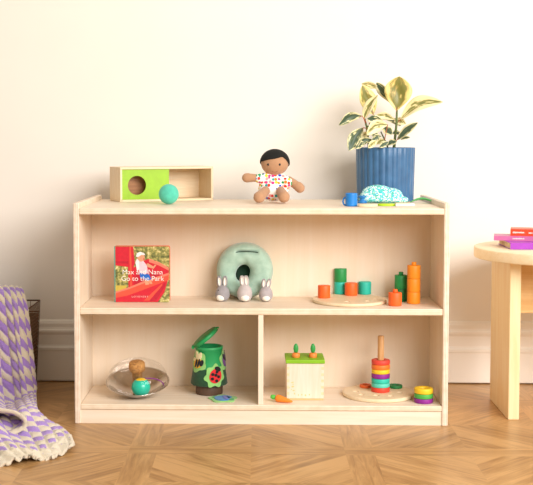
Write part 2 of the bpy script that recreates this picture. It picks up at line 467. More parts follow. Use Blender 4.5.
for zx in (236, 316):
    p = D(zx, 138, 0); dx = (p.x - hc.x) / (100 * dk); dz = (p.z - hc.z) / (91 * dk)
    yy = -92 * dk * math.sqrt(max(0, 1 - dx * dx - dz * dz))
    MB().ell((p.x, yy, p.z), (8.5 * dk, 3 * dk, 9 * dk), sub=2).build('eye', plain('black_thread', '#14100e', .4), doll)
mth = [D(262 + 40 * i / 8, 186 + 5 * math.sin(PI * i / 8)) for i in range(9)]
pts = []
for p in mth:
    dx = (p.x - hc.x) / (100 * dk); dz = (p.z - hc.z) / (91 * dk); pts.append((p.x, -92 * dk * math.sqrt(max(0, 1 - dx * dx - dz * dz)), p.z))
MB().tube(pts, .0006, 6).build('mouth', plain('brown_thread', '#8a4f3a', .8), doll)

# --- potted plant
pf = G(384.6, 200.5, T); PR = 28.3 * S(pf); pf.y = .568 - 2 * PR; pc = Vector((AY(385.1, 200.5, pf.y + PR).x, pf.y + PR, T)); PR = 28.9 * S(pc)
pot_h = AY(384, 147.6, pc.y).z - T
plant = thing('potted_plant', 'variegated rubber plant in a fluted blue pot on the shelf top', 'plant', pc)
def flute(a, k): return 1 + .034 * abs(math.cos(a * 14)) ** .7 - .03
prof = [(0, 0), (PR * .955, 0), (PR * .97, .004)] + [(PR * (.97 + .045 * i / 6), .004 + (pot_h - .006) * i / 6) for i in range(1, 7)] + [(PR * 1.005, pot_h), (PR * .95, pot_h), (PR * .93, pot_h - .03), (0, pot_h - .03)]
pb = M('blue_glaze'); v = pb.coords(); nz = pb.node('ShaderNodeTexNoise', Scale=20.0); pb.link(v, nz.inputs['Vector'])
pb.link(pb.ramp(nz.outputs[0], [(.3, '#355f87'), (.7, '#406f9a')]), pb.b.inputs['Base Color']); pb.set(Roughness=.38)
MB().lathe(prof, 272, wave=lambda a, k: flute(a, k) if 1 < k < 10 else 1).build('pot', pb.m, plant)
b = MB()
b.grid(lambda u, v: Vector((PR * .925 * v * math.cos(2 * PI * u), PR * .925 * v * math.sin(2 * PI * u), pot_h - .028 + .004 * math.sin(40 * u) * v)), 40, 8, closed_u=True)
b.build('soil', plain('potting_soil', '#3c2a1c', .95, .3, 150, .8), plant)
def leaf_mat(name, mid, edge, bias):
    m = M(name); tc = m.n.new('ShaderNodeTexCoord'); sx = m.n.new('ShaderNodeSeparateXYZ'); m.link(tc.outputs['UV'], sx.inputs[0])
    s1 = m.node('ShaderNodeMath', operation='SUBTRACT'); m.link(sx.outputs[1], s1.inputs[0]); s1.inputs[1].default_value = .5
    ab = m.node('ShaderNodeMath', operation='ABSOLUTE'); m.link(s1.outputs[0], ab.inputs[0])
    mp = m.node('ShaderNodeMapping'); mp.inputs['Scale'].default_value = (3, 5, 1); m.link(tc.outputs['UV'], mp.inputs[0])
    oi = m.n.new('ShaderNodeObjectInfo'); ad0 = m.node('ShaderNodeVectorMath', operation='ADD'); m.link(mp.outputs[0], ad0.inputs[0])
    ml = m.node('ShaderNodeMath', operation='MULTIPLY'); m.link(oi.outputs['Random'], ml.inputs[0]); ml.inputs[1].default_value = 30
    m.link(ml.outputs[0], ad0.inputs[1])
    nz = m.node('ShaderNodeTexNoise', Scale=1.3, Detail=2.5); m.link(ad0.outputs[0], nz.inputs['Vector'])
    ad = m.node('ShaderNodeMath', operation='MULTIPLY_ADD'); m.link(nz.outputs[0], ad.inputs[0]); ad.inputs[1].default_value = -1.1; m.link(ab.outputs[0], ad.inputs[2])
    a3 = m.node('ShaderNodeMath', operation='ADD'); m.link(ad.outputs[0], a3.inputs[0]); a3.inputs[1].default_value = bias
    c = m.ramp(a3.outputs[0], [(0.0, mid[0]), (.12, mid[1]), (.17, edge[0]), (.45, edge[1])])
    m.link(c, m.b.inputs['Base Color']); m.set(Roughness=.42, Subsurface_Weight=.12, Subsurface_Radius=(.01, .01, .004)); return m.m
LM_PALE = leaf_mat('pale_variegated_leaf', ('#7d7f45', '#a39a58'), ('#efe0a4', '#f0e6b8'), .55)
LM_GOLD = leaf_mat('golden_variegated_leaf', ('#7f7d3a', '#b39c55'), ('#d9c676', '#efe49a'), .40)
LM_DARK = leaf_mat('dark_variegated_leaf', ('#465a44', '#75805a'), ('#ddd6a4', '#ece2b6'), .36)
stem_m = plain('plant_stem', '#5c6a36', .6); stem_r = plain('reddish_stalk', '#b8603c', .6)
def PL(zx, zy, dy=0):
    p = AY(335 + zx / 4.845, 72 + zy / 4.845, pc.y - dy - .03); return p - pc
lk = S(pc) / 4.845
def leaf(base, tip, w, db, dt, mat, bow=.2, twist=0., face=1.0, peak=.55, stalk=None):
    B, T_ = PL(*base, db), PL(*tip, dt); ax = (T_ - B); Ln = ax.length; t = ax.normalized()
    view = Vector((0, -1, .15)); sd = t.cross(view).normalized(); nrm = sd.cross(t).normalized()
    sd2 = (sd * math.cos(twist) + nrm * math.sin(twist)); n2 = sd2.cross(t).normalized()
    W = w * lk / 2 / max(.35, abs(math.cos(twist)))
    if face == -1: n2 = -n2
    upv = Vector((0, 0, 1)); upv = (upv - t * upv.dot(t)); 
    bowdir = upv.normalized() if upv.length > .4 else n2
    def fn(s, q):
        x = (q - .5) * 2
        k = math.log(.5) / math.log(peak)
        prof = max(0., math.sin(PI * (min(1, max(0, s)) ** k))) ** .75
        c = B + ax * s + bowdir * bow * Ln * math.sin(PI * s)
        return c + sd2 * (W * prof * x) + n2 * (W * prof * (.28 * abs(x) - .12 + .05 * math.sin(9 * s + 5 * x)))
    b = MB(); b.grid(fn, 22, 11)
    o = b.build('leaf', mat, plant, fix=False, solid=.0008)
    if stalk: MB().tube([PL(*stalk, db - .005), B, B + ax * .12], [.0016, .0014, .0008], 8).build('leaf_stalk', stem_r, plant)
    return o
MB().tube([PL(285, 375, .0), PL(290, 330, .0), PL(298, 250, .005), PL(300, 185, .01)], [.0055, .005, .0042, .0035]).build('stem', stem_m, plant)
MB().tube([PL(165, 385, .02), PL(160, 320, .02), PL(153, 265, .03), PL(142, 222, .03)], [.0045, .004, .0035, .003]).build('stem', stem_m, plant)
MB().tube([PL(262, 385, .03), PL(248, 345, .03), PL(222, 290, .04)], [.003, .003, .002]).build('stem', stem_m, plant)
leaf((298, 190), (312, 22), 132, .012, .02, LM_GOLD, 0, .05, peak=.58, stalk=(299, 205))
leaf((316, 232), (524, 146), 70, .01, .05, LM_PALE, .17, .35, peak=.5, stalk=(300, 250))
leaf((300, 330), (402, 246), 40, .03, .06, LM_DARK, .04, .5, peak=.5, stalk=(290, 340))
leaf((186, 208), (132, 66), 84, -.02, -.01, LM_GOLD, .0, -.2, peak=.52, stalk=(165, 255))
leaf((140, 228), (208, 112), 44, .04, .05, LM_PALE, .08, .5, peak=.45, stalk=(148, 250))
leaf((292, 175), (200, 52), 44, -.03, -.03, LM_DARK, .0, .4, peak=.7)
leaf((215, 80), (128, 58), 30, -.035, -.03, LM_PALE, .06, .6)
leaf((132, 214), (18, 258), 42, .05, .1, LM_DARK, .12, .6, stalk=(150, 245))
leaf((138, 270), (66, 382), 66, .06, .1, LM_DARK, .06, .2, stalk=(155, 275))
leaf((255, 255), (152, 302), 56, .07, .11, LM_PALE, .14, .4, stalk=(240, 330))
leaf((288, 232), (196, 212), 34, .0, .0, LM_PALE, .10, .4)
leaf((238, 250), (155, 226), 44, .03, .05, LM_DARK, .06, .3)
leaf((232, 262), (275, 304), 44, .05, .07, LM_DARK, .0, .2)
leaf((318, 330), (364, 318), 16, .03, .05, LM_DARK, .1, .4)
leaf((345, 254), (285, 236), 36, -.03, -.03, LM_PALE, .1, .3)
leaf((180, 330), (104, 352), 38, .06, .09, LM_DARK, .1, .3)
leaf((225, 312), (178, 335), 30, .06, .08, LM_DARK, .1, .3)
leaf((200, 352), (240, 330), 28, .05, .06, LM_PALE, .1, .3)
leaf((250, 356), (300, 338), 30, .05, .06, LM_DARK, .1, .4)
leaf((175, 300), (120, 318), 26, .05, .07, LM_PALE, .1, .3)
leaf((150, 262), (190, 290), 26, .0, .0, LM_DARK, .1, .3)
leaf((150, 345), (98, 372), 30, .07, .10, LM_DARK, .1, .2)
leaf((205, 335), (160, 368), 30, .08, .11, LM_PALE, .05, .2)
leaf((262, 340), (215, 366), 26, .07, .09, LM_DARK, .05, .2)
leaf((170, 285), (212, 330), 30, .05, .07, LM_DARK, .05, .2)
leaf((140, 290), (112, 340), 32, .04, .05, LM_DARK, .05, .2)
leaf((268, 300), (322, 300), 24, .0, .0, LM_DARK, .1, .3)
leaf((240, 228), (320, 262), 30, -.05, -.05, LM_DARK, .1, .3)

# --- things in front of the pot
def IT(zx, zy): return 340 + zx / 5.33, 175 + zy / 5.33
pm = M('dotted_pouch'); v = pm.coords()
vo = pm.node('ShaderNodeTexVoronoi', Scale=300.0, Randomness=.6); pm.link(v, vo.inputs['Vector'])
sp = pm.node('ShaderNodeSeparateColor'); pm.link(vo.outputs['Color'], sp.inputs[0])
pm.link(pm.ramp(sp.outputs[0], [(0, '#4dc3c8'), (.2, '#7ed6cf'), (.42, '#eef8f4'), (.74, '#4fb9d4'), (.86, '#3fae86')], 'CONSTANT'), pm.b.inputs['Base Color']); pm.set(Roughness=.9)
c0 = G(381.5, 202.6, T); c0.y = pc.y - PR * 1.02 - .040; c0.x = AY(381.5, 202, c0.y).x
k = S(c0)
b = MB(); b.ell((0, 0, .012), (23.5 * k, .034, .012)); b.ell((-4 * k, 0, 9.5 * k), (16 * k, .03, 8.6 * k)); b.ell((8 * k, 0, 8 * k), (13 * k, .03, 7.2 * k)); b.ell((6 * k, 0, 5.5 * k), (13 * k, .028, 7 * k)); b.ell((-13 * k, -.002, 6 * k), (9 * k, .026, 6.5 * k)); b.ell((18 * k, -.004, 3 * k), (9 * k, .022, 4 * k))
for v_ in b.bm.verts: v_.co.z = max(v_.co.z, 0)
tag(b.build('cloth_pouch', pm.m, None, (c0.x, c0.y, T), remesh=.003, smooth_it=4), 'rounded cloth pouch with small teal dots against the blue pot', 'pouch')
def upright(name, u, vtop, vbot, wpx, z, mat, label, cat, group=None, peg=0, pegw=.4, grooves=0, dy=0):
    p = G(u, vbot, z); r = wpx / 2 * S(p)
    # visible lower rim is nearest to the viewer
    c = Vector((p.x, p.y + r * .95, z)); top = AY(u, vtop, c.y).z - z
    # upper rim seen from above: the far side of the top disc is the visible top
    h = AY(u, vtop, c.y + r).z - z
    return c, r, h
c, r, h = upright('', 351.8, 193, 206.6, 12.2, T, None, '', '')
cup = thing('blue_cup', 'small bright blue ribbed cup left of the dotted cloth pouch', 'cup', c)
BLUE = plain('blue_plastic', '#1c7fd0', .35)
MB().lathe([(0, 0), (r * .93, 0)] + [(r * (1 - .02 * (i % 2)), h * (.03 + .94 * i / 14)) for i in range(15)] + [(r * .97, h), (r * .82, h), (r * .8, h * .3), (0, h * .3)], 40).build('cup_body', BLUE, cup)
hp = [Vector((-r * .9, .006, h * .5)) + Vector((-.009 * math.sin(PI * i / 8), 0, .013 * math.cos(PI * i / 8))) - Vector((0, 0, .006)) for i in range(9)]
MB().tube(hp, .0028, 8).build('handle', BLUE, cup)
c, r, h = upright('', 363, 195.7, 203.6, 9.5, T, None, '', '')
c.y += .012
sp_ = thing('blue_spool', 'small blue spool lying behind the pale wooden disc', 'spool', c)
MB().lathe([(0, 0), (r, 0), (r, h * .22), (r * .55, h * .4), (r * .55, h * .62), (r, h * .8), (r, h), (0, h)], 32).build('spool_body', plain('spool_blue', '#1d75b8', .4), sp_)
c, r, h = upright('', 368.3, 203.6, 207.2, 20, T, None, '', '')
o = MB().lathe(cyl(r * 1.0, .0085, .001), 48).build('wooden_disc', W_TOY, None, (c.x, c.y - r * .3, T)); tag(o, 'flat pale wooden disc at the front beside the blue cup', 'disc')
o.scale = (1, .62, 1)
p = G(387.5, 206.2, T)
o = MB().lathe(cyl(9.3 * S(p), .007, .001), 40).build('lime_disc', LIME, None, (p.x, p.y + .016, T)); o.scale = (1, .55, 1)
tag(o, 'flat lime green disc between the wooden disc and white block', 'disc')
p = G(405.5, 206.3, T); k = S(p)
wb = thing('white_block', 'flat white wooden bar at the right front of the toy heap', 'block', (p.x, p.y, T), math.radians(4))
MB().box((-9.8 * k, 0, 0), (9.2 * k, .03, .0085), .001).build('bar', plain('white_paint', '#f5efe0', .5), wb)
MB().box((-9.6 * k, .003, .0085), (5 * k, .027, .0105), .0005).build('top_layer', wood('tan_layer', '#d9c088', '#c4a566', 0, 4), wb)
p = G(377, 203, T); k = S(p)
gm = M('green_mesh'); v = gm.coords(); vo = gm.node('ShaderNodeTexVoronoi', Scale=260.0); gm.link(v, vo.inputs['Vector'])
gm.link(gm.ramp(vo.outputs['Distance'], [(.1, '#1f8a4a'), (.6, '#7fd0a0')]), gm.b.inputs['Base Color']); gm.set(Roughness=.9)
b = MB(); b.grid(lambda u, v: Vector(((u - .5) * 21 * k, v * .022, .004 + 5.5 * k * (1 - (2 * u - 1) ** 2) ** .6 * (.75 + .25 * math.sin(9 * u)) * (.35 + .65 * v))), 24, 8)
tag(b.build('green_cloth', gm.m, None, (p.x, p.y + .006, T), solid=.003), 'crumpled green mesh cloth tucked in front of the dotted pouch', 'cloth')
p = G(423, 203.6, T); k = S(p)
b = MB()
b.grid(lambda u, v: Vector(((u - .5) * 23 * k, (v - .5) * .03 * math.sin(PI * min(1, u * .96 + .02)) ** .6 - .03 * u, .0025 + .010 * math.sin(PI * u) + .012 * abs(v - .5) * math.sin(PI * u))), 20, 7)
tag(b.build('green_felt_leaf', fabric('leaf_felt', '#5dc46a', 500, .3), None, (p.x, p.y + .03, T), solid=.002), 'flat green felt leaf at the right end of the shelf top', 'felt leaf')

# ------------------------------------------------------------------ middle shelf
# --- board book
Z8 = 6.929
bl = G(108 + 52 / Z8, 238 + 446 / Z8, MID); br = G(108 + 430 / Z8, 238 + 444 / Z8, MID)
bw = (br - bl).length * 1.0; rz = 0.02
bh = AY(115, 246.6, bl.y).z - MID
book = thing('board_book', 'red board book standing upright with a child on a slide', 'book', (bl.x, bl.y, MID), rz)
def rrect(w, h, r, left=True):
    pts = []
    for cx_, cz_, a0 in ((w - r, r, -PI / 2), (w - r, h - r, 0)):
        for i in range(7):
            a = a0 + PI / 2 * i / 6; pts.append((cx_ + r * math.cos(a), cz_ + r * math.sin(a)))
    return pts + [(0, h), (0, 0)]
fol = M('printed_foliage'); v = fol.coords(); nz = fol.node('ShaderNodeTexNoise', Scale=75.0, Detail=5.0, Roughness=.65); fol.link(v, nz.inputs['Vector'])
fol.link(fol.ramp(nz.outputs[0], [(.35, '#4d5230'), (.47, '#7d8048'), (.56, '#b9ad62'), (.68, '#efe2b0')]), fol.b.inputs['Base Color']); fol.set(Roughness=.35)
def shiny(n, c): return plain(n, c, .35, .07, 90)
PRT = [fol.m, shiny('print_red', '#cc2236'), shiny('print_deep_red', '#b81c34'), shiny('print_coral', '#e2543f'), shiny('print_salmon', '#ea7f68'), shiny('print_skin', '#d99a78'),
       shiny('print_white', '#f2e8ea'), shiny('print_pink', '#e9c8d2'), shiny('print_blue', '#1f68c4'), shiny('print_yellow', '#c9b04a')]
page_m = plain('page_edges', '#f3ead6', .7)
MB().prism(rrect(bw - .001, bh, .007), 0, .0022).build('front_cover', PRT[0], book)
b = MB()
for q in range(9):
    off = .0006 * (q % 2); b.prism(rrect(bw - .003 - off, bh - .002, .007), .0023 + q * .0021, .0042 + q * .0021)
b.build('pages', page_m, book)
MB().prism(rrect(bw, bh + .001, .007), .0222, .0245).build('back_cover', shiny('back_cover_print', '#d9694a'), book)
MB().box((-.003, 0, 0), (0, .0245, bh), .0008).build('spine', plain('teal_spine', '#2f9e92', .45), book)['label'] = 'teal spine'
b = MB()
def art(pts, mi, layer):
    poly = [(min(max(x, 0.004), .985) * bw, min(max(z, .004), .996) * bh) for x, z in pts]
    b.prism(poly, -.00012 * layer - .0001, -.00005, mi)
def disc(x, z, r, mi, layer, e=1.0): art([(x + r * math.cos(2 * PI * i / 20), z + e * r * math.sin(2 * PI * i / 20)) for i in range(20)], mi, layer)
art([(0, 1), (.33, 1), (.36, .7), (.33, .62), (0, .66)], 1, 1)
art([(0, .70), (.24, .69), (.24, .73), (0, .74)], 2, 2)
art([(.23, 1), (.33, 1), (.35, .3), (.24, .25)], 1, 2)
art([(.26, 1), (.29, 1), (.31, .3), (.27, .28)], 3, 3)
art([(.0, .30), (.2, .30), (.2, .23), (0, .2)], 9, 1)
art([(.34, .28), (.34, .62), (.5, .74), (.62, .78), (.8, .72), (.98, .62), (.985, .48), (.7, .40), (.5, .34)], 1, 2)
art([(.36, .30), (.38, .52), (.55, .56), (.75, .5), (.9, .47), (.6, .36)], 2, 3)
art([(.62, .78), (.8, .72), (.98, .62), (.98, .57), (.8, .66), (.62, .72)], 4, 3)
art([(.05, 0.004), (.78, .004), (.9, .18), (.97, .42), (.5, .22), (0, .1), (0, .004)], 1, 3)
art([(0, .08), (0, .19), (.25, .27), (.5, .37), (.98, .53), (.98, .40), (.5, .22), (.22, .12)], 3, 4)
art([(0, .16), (0, .19), (.25, .27), (.5, .37), (.98, .53), (.98, .49), (.5, .33), (.25, .235)], 4, 5)
art([(.52, .03), (.62, .03), (.86, .3), (.86, .34)], 3, 4)
art([(.62, .02), (.74, .02), (.92, .3), (.9, .35)], 2, 4)
# child in a white cap sliding down
art([(.37, .70), (.40, .78), (.50, .76), (.58, .66), (.60, .52), (.46, .50), (.42, .6)], 7, 6)
art([(.56, .68), (.60, .70), (.70, .64), (.73, .68), (.75, .66), (.70, .60), (.60, .63)], 5, 6)
art([(.37, .72), (.40, .78), (.44, .75), (.44, .60), (.40, .55)], 6, 7)
disc(.475, .80, .068, 5, 7, 1.05)
art([(.38, .82), (.40, .88), (.46, .905), (.53, .88), (.55, .845), (.48, .85), (.42, .81)], 6, 8)
disc(.525, .775, .012, 2, 8)
art([(.44, .53), (.62, .50), (.66, .41), (.58, .39), (.46, .44)], 8, 7)
art([(.53, .42), (.60, .42), (.62, .32), (.55, .31)], 5, 6); art([(.60, .42), (.65, .41), (.68, .33), (.63, .33)], 5, 6)
b.build('cover_picture', PRT, book)
wt = plain('white_print', '#fffaf2', .4)
text('title', 'Max and Nana', .0232, wt, book, (bw * .50, -.0014, bh * .502), ext=.0002, bold=-.0002)
text('title', 'Go to the Park', .0232, wt, book, (bw * .50, -.0014, bh * .385), ext=.0002, bold=-.0002)
text('publisher_mark', 'LOVEVERY', .0085, plain('faint_print', '#f8c8bc', .4), book, (bw * .45, -.0010, bh * .085), ext=.0002, spacing=1.5)

# --- mint plush ring with slit
dcen = AY(244.9, 270.2, .235); k = S(dcen); RO = 28.3 * k
ring = thing('plush_ring', 'puffy mint green plush ring with dark centre hole, behind the bunnies', 'plush toy', (dcen.x, .236, MID))
cz = dcen.z - MID; hx, hz = (242.9 - 244.9) * k, -3.0 * k
ft = .046
def donut(u, v):
    a = 2 * PI * u; c = 2 * PI * v
    ho = Vector((hx + 7.0 * k * math.cos(a) + 1.5 * k * math.sin(a), 0, hz + 8.7 * k * math.sin(a)))
    oo = Vector((RO * math.cos(a), 0, RO * math.sin(a) * .985))
    m = (ho + oo) / 2; e = (oo - ho) / 2
    pr = math.cos(c); q = math.sin(c)
    pr = math.copysign(abs(pr) ** .8, pr); q = math.copysign(abs(q) ** .75, q)
    w = 1 + .02 * math.sin(7 * a + 3 * v * 6)
    y = -q * ft * w
    # stitched slit sinks in
    P = m + e * pr
    if y < 0:
        d = abs(P.z - 19 * k); sx = abs(P.x - 2.0 * k) / (12.5 * k)
        if sx < 1: y += .012 * math.exp(-(d / (2.0 * k)) ** 2) * (1 - sx ** 4)
    return Vector((P.x, y, P.z + cz + .0))
b = MB(); b.grid(donut, 160, 90, closed_u=True, closed_v=True)
vm = M('mint_velvet'); v = vm.coords(); nz = vm.node('ShaderNodeTexNoise', Scale=45.0, Detail=4.0); vm.link(v, nz.inputs['Vector'])
vm.link(vm.ramp(nz.outputs[0], [(.3, '#98b9a6'), (.7, '#aecab8')]), vm.b.inputs['Base Color']); vm.bump(nz.outputs[0], .35, .004); vm.set(Roughness=.9, Sheen_Weight=.5)
b.build('ring_cushion', vm.m, ring)
DKV = fabric('hollow_shade_green', '#1d3a2a', 300, .3)  # dark green stands in for the shade inside the hole and slit
MB().lathe([(0, -.004), (1, -.004), (1, .004), (0, .004)], 40, mat=Matrix.Translation((hx, .02, cz + hz)) @ Matrix.Rotation(PI / 2, 4, 'X') @ Matrix.Diagonal((11 * k, 12 * k, 1, 1))).build('hole_shade_disc', DKV, ring)
sl = [(2 * k + 11.3 * k * math.cos(PI * (1 - i / 14)), -.036 - .004 * math.sin(PI * i / 14), cz + 18.2 * k + 1.6 * k * math.sin(PI * i / 14)) for i in range(15)]
MB().tube(sl, [.0008] + [.0026] * 13 + [.0008], 8, flat=.5).build('slit', DKV, ring)

# --- bunnies
def bunny(u, vbot, wpx, vtopbody, vear, fur, label, ears, flip):
    p = G(u, vbot, MID); k = S(p); r = wpx / 2 * k; c = Vector((p.x, p.y + r * .7, MID))
    hbod = (vbot - vtopbody) * k * 1.0; hear = (vbot - vear) * k
    t = thing('bunny_toy', label, 'bunny', c, 0, 'small plush bunnies in front of the mint ring')
    b = MB(); b.lathe([(0, 0)] + [(r * math.sin(PI * (i / 16)) ** .8 * (1.0 - .28 * (i / 16 - .35)), hbod * (1 - math.cos(PI * i / 16)) / 2) for i in range(1, 16)] + [(0, hbod)], 32)
    b.build('body', fur, t, sub=1)
    fur_in = fabric('white_plush', '#f3ece2', 500, .4)
    MB().ell((-r * .22 * flip, -r * .60, hbod * .27), (r * .56, r * .42, hbod * .23)).build('belly', fur_in, t)['label'] = 'white belly'
    for (ex, tx) in ears:
        base = Vector((ex * r, 0, hbod * .88)); tip = Vector((tx * r, -.004, hear))
        ax = tip - base
        def fn(s, q, base=base, ax=ax):
            x = (q - .5) * 2; w = .30 * r * math.sin(PI * (.08 + .88 * s)) ** .6
            return base + ax * s + Vector((w * x, -.004 * (1 - x * x) * -1, 0))
        e = MB(); e.grid(fn, 12, 7); eo = e.build('ear', fur, t, solid=.004, fix=False)
        def fn2(s, q, base=base, ax=ax):
            x = (q - .5) * 2; w = .17 * r * math.sin(PI * (.06 + .9 * s)) ** .6
            return base + ax * (.12 + .74 * s) + Vector((w * x, .004 * (1 - x * x) - .0032, 0))
        e = MB(); e.grid(fn2, 10, 5); e.build('inner_ear', fur_in, eo, solid=.001, fix=False)
    for sx in (-.35, .1):
        MB().ell((sx * r * 1.0 - .15 * r * flip, -r * .62, hbod * .72), (.0022,) * 3, sub=2).build('eye', plain('bead_black', '#181414', .3), t)
    return t
G1 = fabric('grey_plush', '#989396', 500, .5); G2 = fabric('pale_grey_plush', '#c0b6b4', 500, .5); G3 = fabric('warm_grey_plush', '#aea5a6', 500, .5)
bunny(222.3, 302.0, 15.2, 286.0, 276.6, G1, 'darkest grey plush bunny at the left of the mint ring', ((-.35, -.45), (.3, .35)), 1)
bunny(244.6, 302.4, 16.0, 285.0, 276.4, G2, 'pale plush bunny in the middle, below the dark hole', ((-.25, -.35), (.28, .15)), -.2)
bunny(265.8, 302.2, 14.6, 287.0, 279.6, G3, 'grey plush bunny at the right edge of the mint ring', ((-.3, -.25), (.25, .5)), -.1)

# --- peg board disc and pegs
def boolean_holes(o, spots, r, dpt):
    for (x, y, z) in spots:
        h = MB().lathe([(0, -dpt), (r, -dpt), (r, dpt), (0, dpt)], 24, smooth=False).build('cutter', o.data.materials[0], None, (0, 0, 0))
        h.data.transform(Matrix.Translation((x, y, z))); h.parent = o.parent; h.location = o.location
        md = o.modifiers.new('hole', 'BOOLEAN'); md.object = h; md.operation = 'DIFFERENCE'; md.solver = 'EXACT'
        bpy.context.view_layer.update()
        nm = bpy.data.meshes.new_from_object(o.evaluated_get(bpy.context.evaluated_depsgraph_get()))
        o.modifiers.clear(); o.data = nm; bpy.data.objects.remove(h)
    for p_ in o.data.polygons: p_.use_smooth = p_.use_smooth and abs(p_.normal.z) < .9
def flat_disc(name, uL, uR, vfront, z, thick, label, cat):
    u = (uL + uR) / 2; p = G(u, vfront, z); r = (uR - uL) / 2 * S(p)
    for _ in range(4):
        c = Vector((AY(u, vfront, p.y + r).x, p.y + r, z)); r = (uR - uL) / 2 * S(c)
    o = MB().lathe(cyl(r, thick, .003), 72).build(name, W_TOY, None, c)
    return tag(o, label, cat), c, r
dt = .0105
disc1, dc, dr = flat_disc('peg_board', 312.3, 386.7, 307.3, MID, dt, 'round pale wooden peg board on the middle shelf', 'peg board')
def block(u, vtop, vbot, wpx, z, mat, label, group=None, peg=False, cat='block', name='peg_block', below=None):
    """upright cylinder whose lower front rim is seen at (u, vbot); below = centre of the block it stands on"""
    if below is None:
        p = G(u, vbot, z); r = wpx / 2 * S(p); c = Vector((AY(u, vbot, p.y + r).x, p.y + r, z)); r = wpx / 2 * S(c)
    else: c = Vector((below.x, below.y, z)); r = wpx / 2 * S(c)
    h = AY(u, vtop - .55, c.y).z - z - .0004
    t = thing(name, label, cat, c, 0, group)
    MB().lathe(cyl(r, h, .0015), 40).build('block_body', mat, t)
    if peg: MB().lathe(cyl(r * .36, .0105, .001), 24).build('peg', mat, t, (0, 0, h))
    return c, r, h
GB = 'painted wooden peg blocks'
ZD = MID + dt
c, r, h = block(324.0, 285.9, 298.8, 12.4, ZD, ORANGE, 'single orange block at the left rim of the round peg board')
ct, r, ht = block(340.4, 282.3, 294.7, 12.4, ZD, TEAL, 'teal block under the green block on the peg board')
block(340.4, 269.1, 282.3, 12.4, ZD + ht, GREEN, 'green block stacked on a teal block on the peg board', below=ct)
block(351.1, 283.4, 296.3, 12.6, ZD, ORANGE, 'orange block at the middle of the round peg board, right of teal')
block(364.9, 282.2, 295.0, 12.4, ZD, TEAL, 'single teal block at the right of the round peg board')
boolean_holes(disc1, [(dr * .45, -dr * .45, dt), (-dr * .1, -dr * .55, dt), (dr * .68, -.01, dt)], .0095, .008)
block(395.0, 293.0, 306.6, 13.2, MID, ORANGE, 'lone red-orange block with a peg at the front beside the peg board', peg=True)
cg, r, hg = block(400.8, 289.0, 302.0, 12.6, MID, DKGREEN, 'lower green block of the pair beside the orange tower')
block(400.8, 275.6, 289.0, 12.6, MID + hg + .0004, GREEN, 'upper green block with a peg beside the orange tower', peg=True, below=cg)
co, r, h1 = block(413.6, 292.2, 304.4, 13.2, MID, ORANGE2, 'bottom light orange block of the three-block tower')
z = MID + h1 + .0004
_, _, h2 = block(413.6, 279.0, 292.2, 13.2, z, ORANGE2, 'middle light orange block of the three-block tower', below=co)
block(413.6, 265.8, 279.0, 13.2, z + h2 + .0004, ORANGE2, 'top light orange block with a peg on the three-block tower', peg=True, below=co)

# ------------------------------------------------------------------ bottom shelf
# --- spinning steel dish with clear dome, cork knob
bp_ = G(136.2, 398.3, BOT); k = S(bp_); BR = 30.8 * k
bc = Vector((bp_.x, bp_.y + .055, BOT)); k = S(bc); BR = 30.8 * k
steel = M('brushed_steel'); nzv = steel.coords(scale=(8, 8, 8)); nz = steel.node('ShaderNodeTexNoise', Scale=3.0); steel.link(nzv, nz.inputs['Vector'])
steel.link(steel.ramp(nz.outputs[0], [(.3, '#c8c3be'), (.7, '#e2ddd8')]), steel.b.inputs['Base Color']); steel.set(Metallic=1.0, Roughness=.16)
tilt = math.radians(-15)          # rocks forward under the ball
TM = Matrix.Translation((0, 0, .0)) @ Matrix.Rotation(-tilt, 4, 'X')
bowl = thing('spinner_bowl', 'shallow steel bowl with clear dome and cork knob, tipped forward', 'bowl', bc)
dh = .042
outp = [(BR * math.sin(t), dh * (1 - math.cos(t)) / (1 - math.cos(PI / 2))) for t in [PI / 2 * i / 14 for i in range(15)]]
outp = [(BR * (i / 14), dh * (i / 14) ** 2.4) for i in range(15)]
inp = [(max(0, r_ - .0015 * (r_ > 0)), z_ + .0016) for r_, z_ in outp][::-1]
b = MB(); b.lathe(outp + [(BR + .003, dh + .0008), (BR + .003, dh + .002)] + inp, 72, mat=TM)
zmin = min(v.co.z for v in b.bm.verts)
for v in b.bm.verts: v.co.z -= zmin
b.build('steel_dish', steel.m, bowl)
TM2 = Matrix.Translation((0, 0, -zmin)) @ TM
gl = M('clear_acrylic'); gl.n.remove(gl.b)
tr = gl.node('ShaderNodeBsdfTransparent', Color=(.975, .97, .965, 1)); gs = gl.node('ShaderNodeBsdfGlossy', Roughness=.04, Color=(1, 1, 1, 1))
lw = gl.node('ShaderNodeLayerWeight', Blend=.22); mxs = gl.n.new('ShaderNodeMixShader')
ml = gl.node('ShaderNodeMath', operation='MULTIPLY'); gl.link(lw.outputs['Facing'], ml.inputs[0]); ml.inputs[1].default_value = .55
gl.link(ml.outputs[0], mxs.inputs[0]); gl.link(tr.outputs[0], mxs.inputs[1]); gl.link(gs.outputs[0], mxs.inputs[2])
gl.link(mxs.outputs[0], gl.n['Material Output'].inputs[0])
dm = [(BR * .985, dh + .003)] + [(BR * (.985 * math.cos(t) ** .62), dh + .003 + .064 * math.sin(t)) for t in [PI / 2 * i / 14 for i in range(1, 13)]]
MB().lathe(dm, 64, mat=TM2).build('clear_dome', gl.m, bowl)['label'] = 'clear dome'
cork = M('cork'); v = cork.coords(); vo = cork.node('ShaderNodeTexNoise', Scale=180.0, Detail=4.0); cork.link(v, vo.inputs['Vector'])
cork.link(cork.ramp(vo.outputs[0], [(.35, '#8a5a2c'), (.5, '#c08a4c'), (.7, '#d3a162')]), cork.b.inputs['Base Color']); cork.bump(vo.outputs[0], .3, .002); cork.set(Roughness=.85)
kr = 8.0 * k
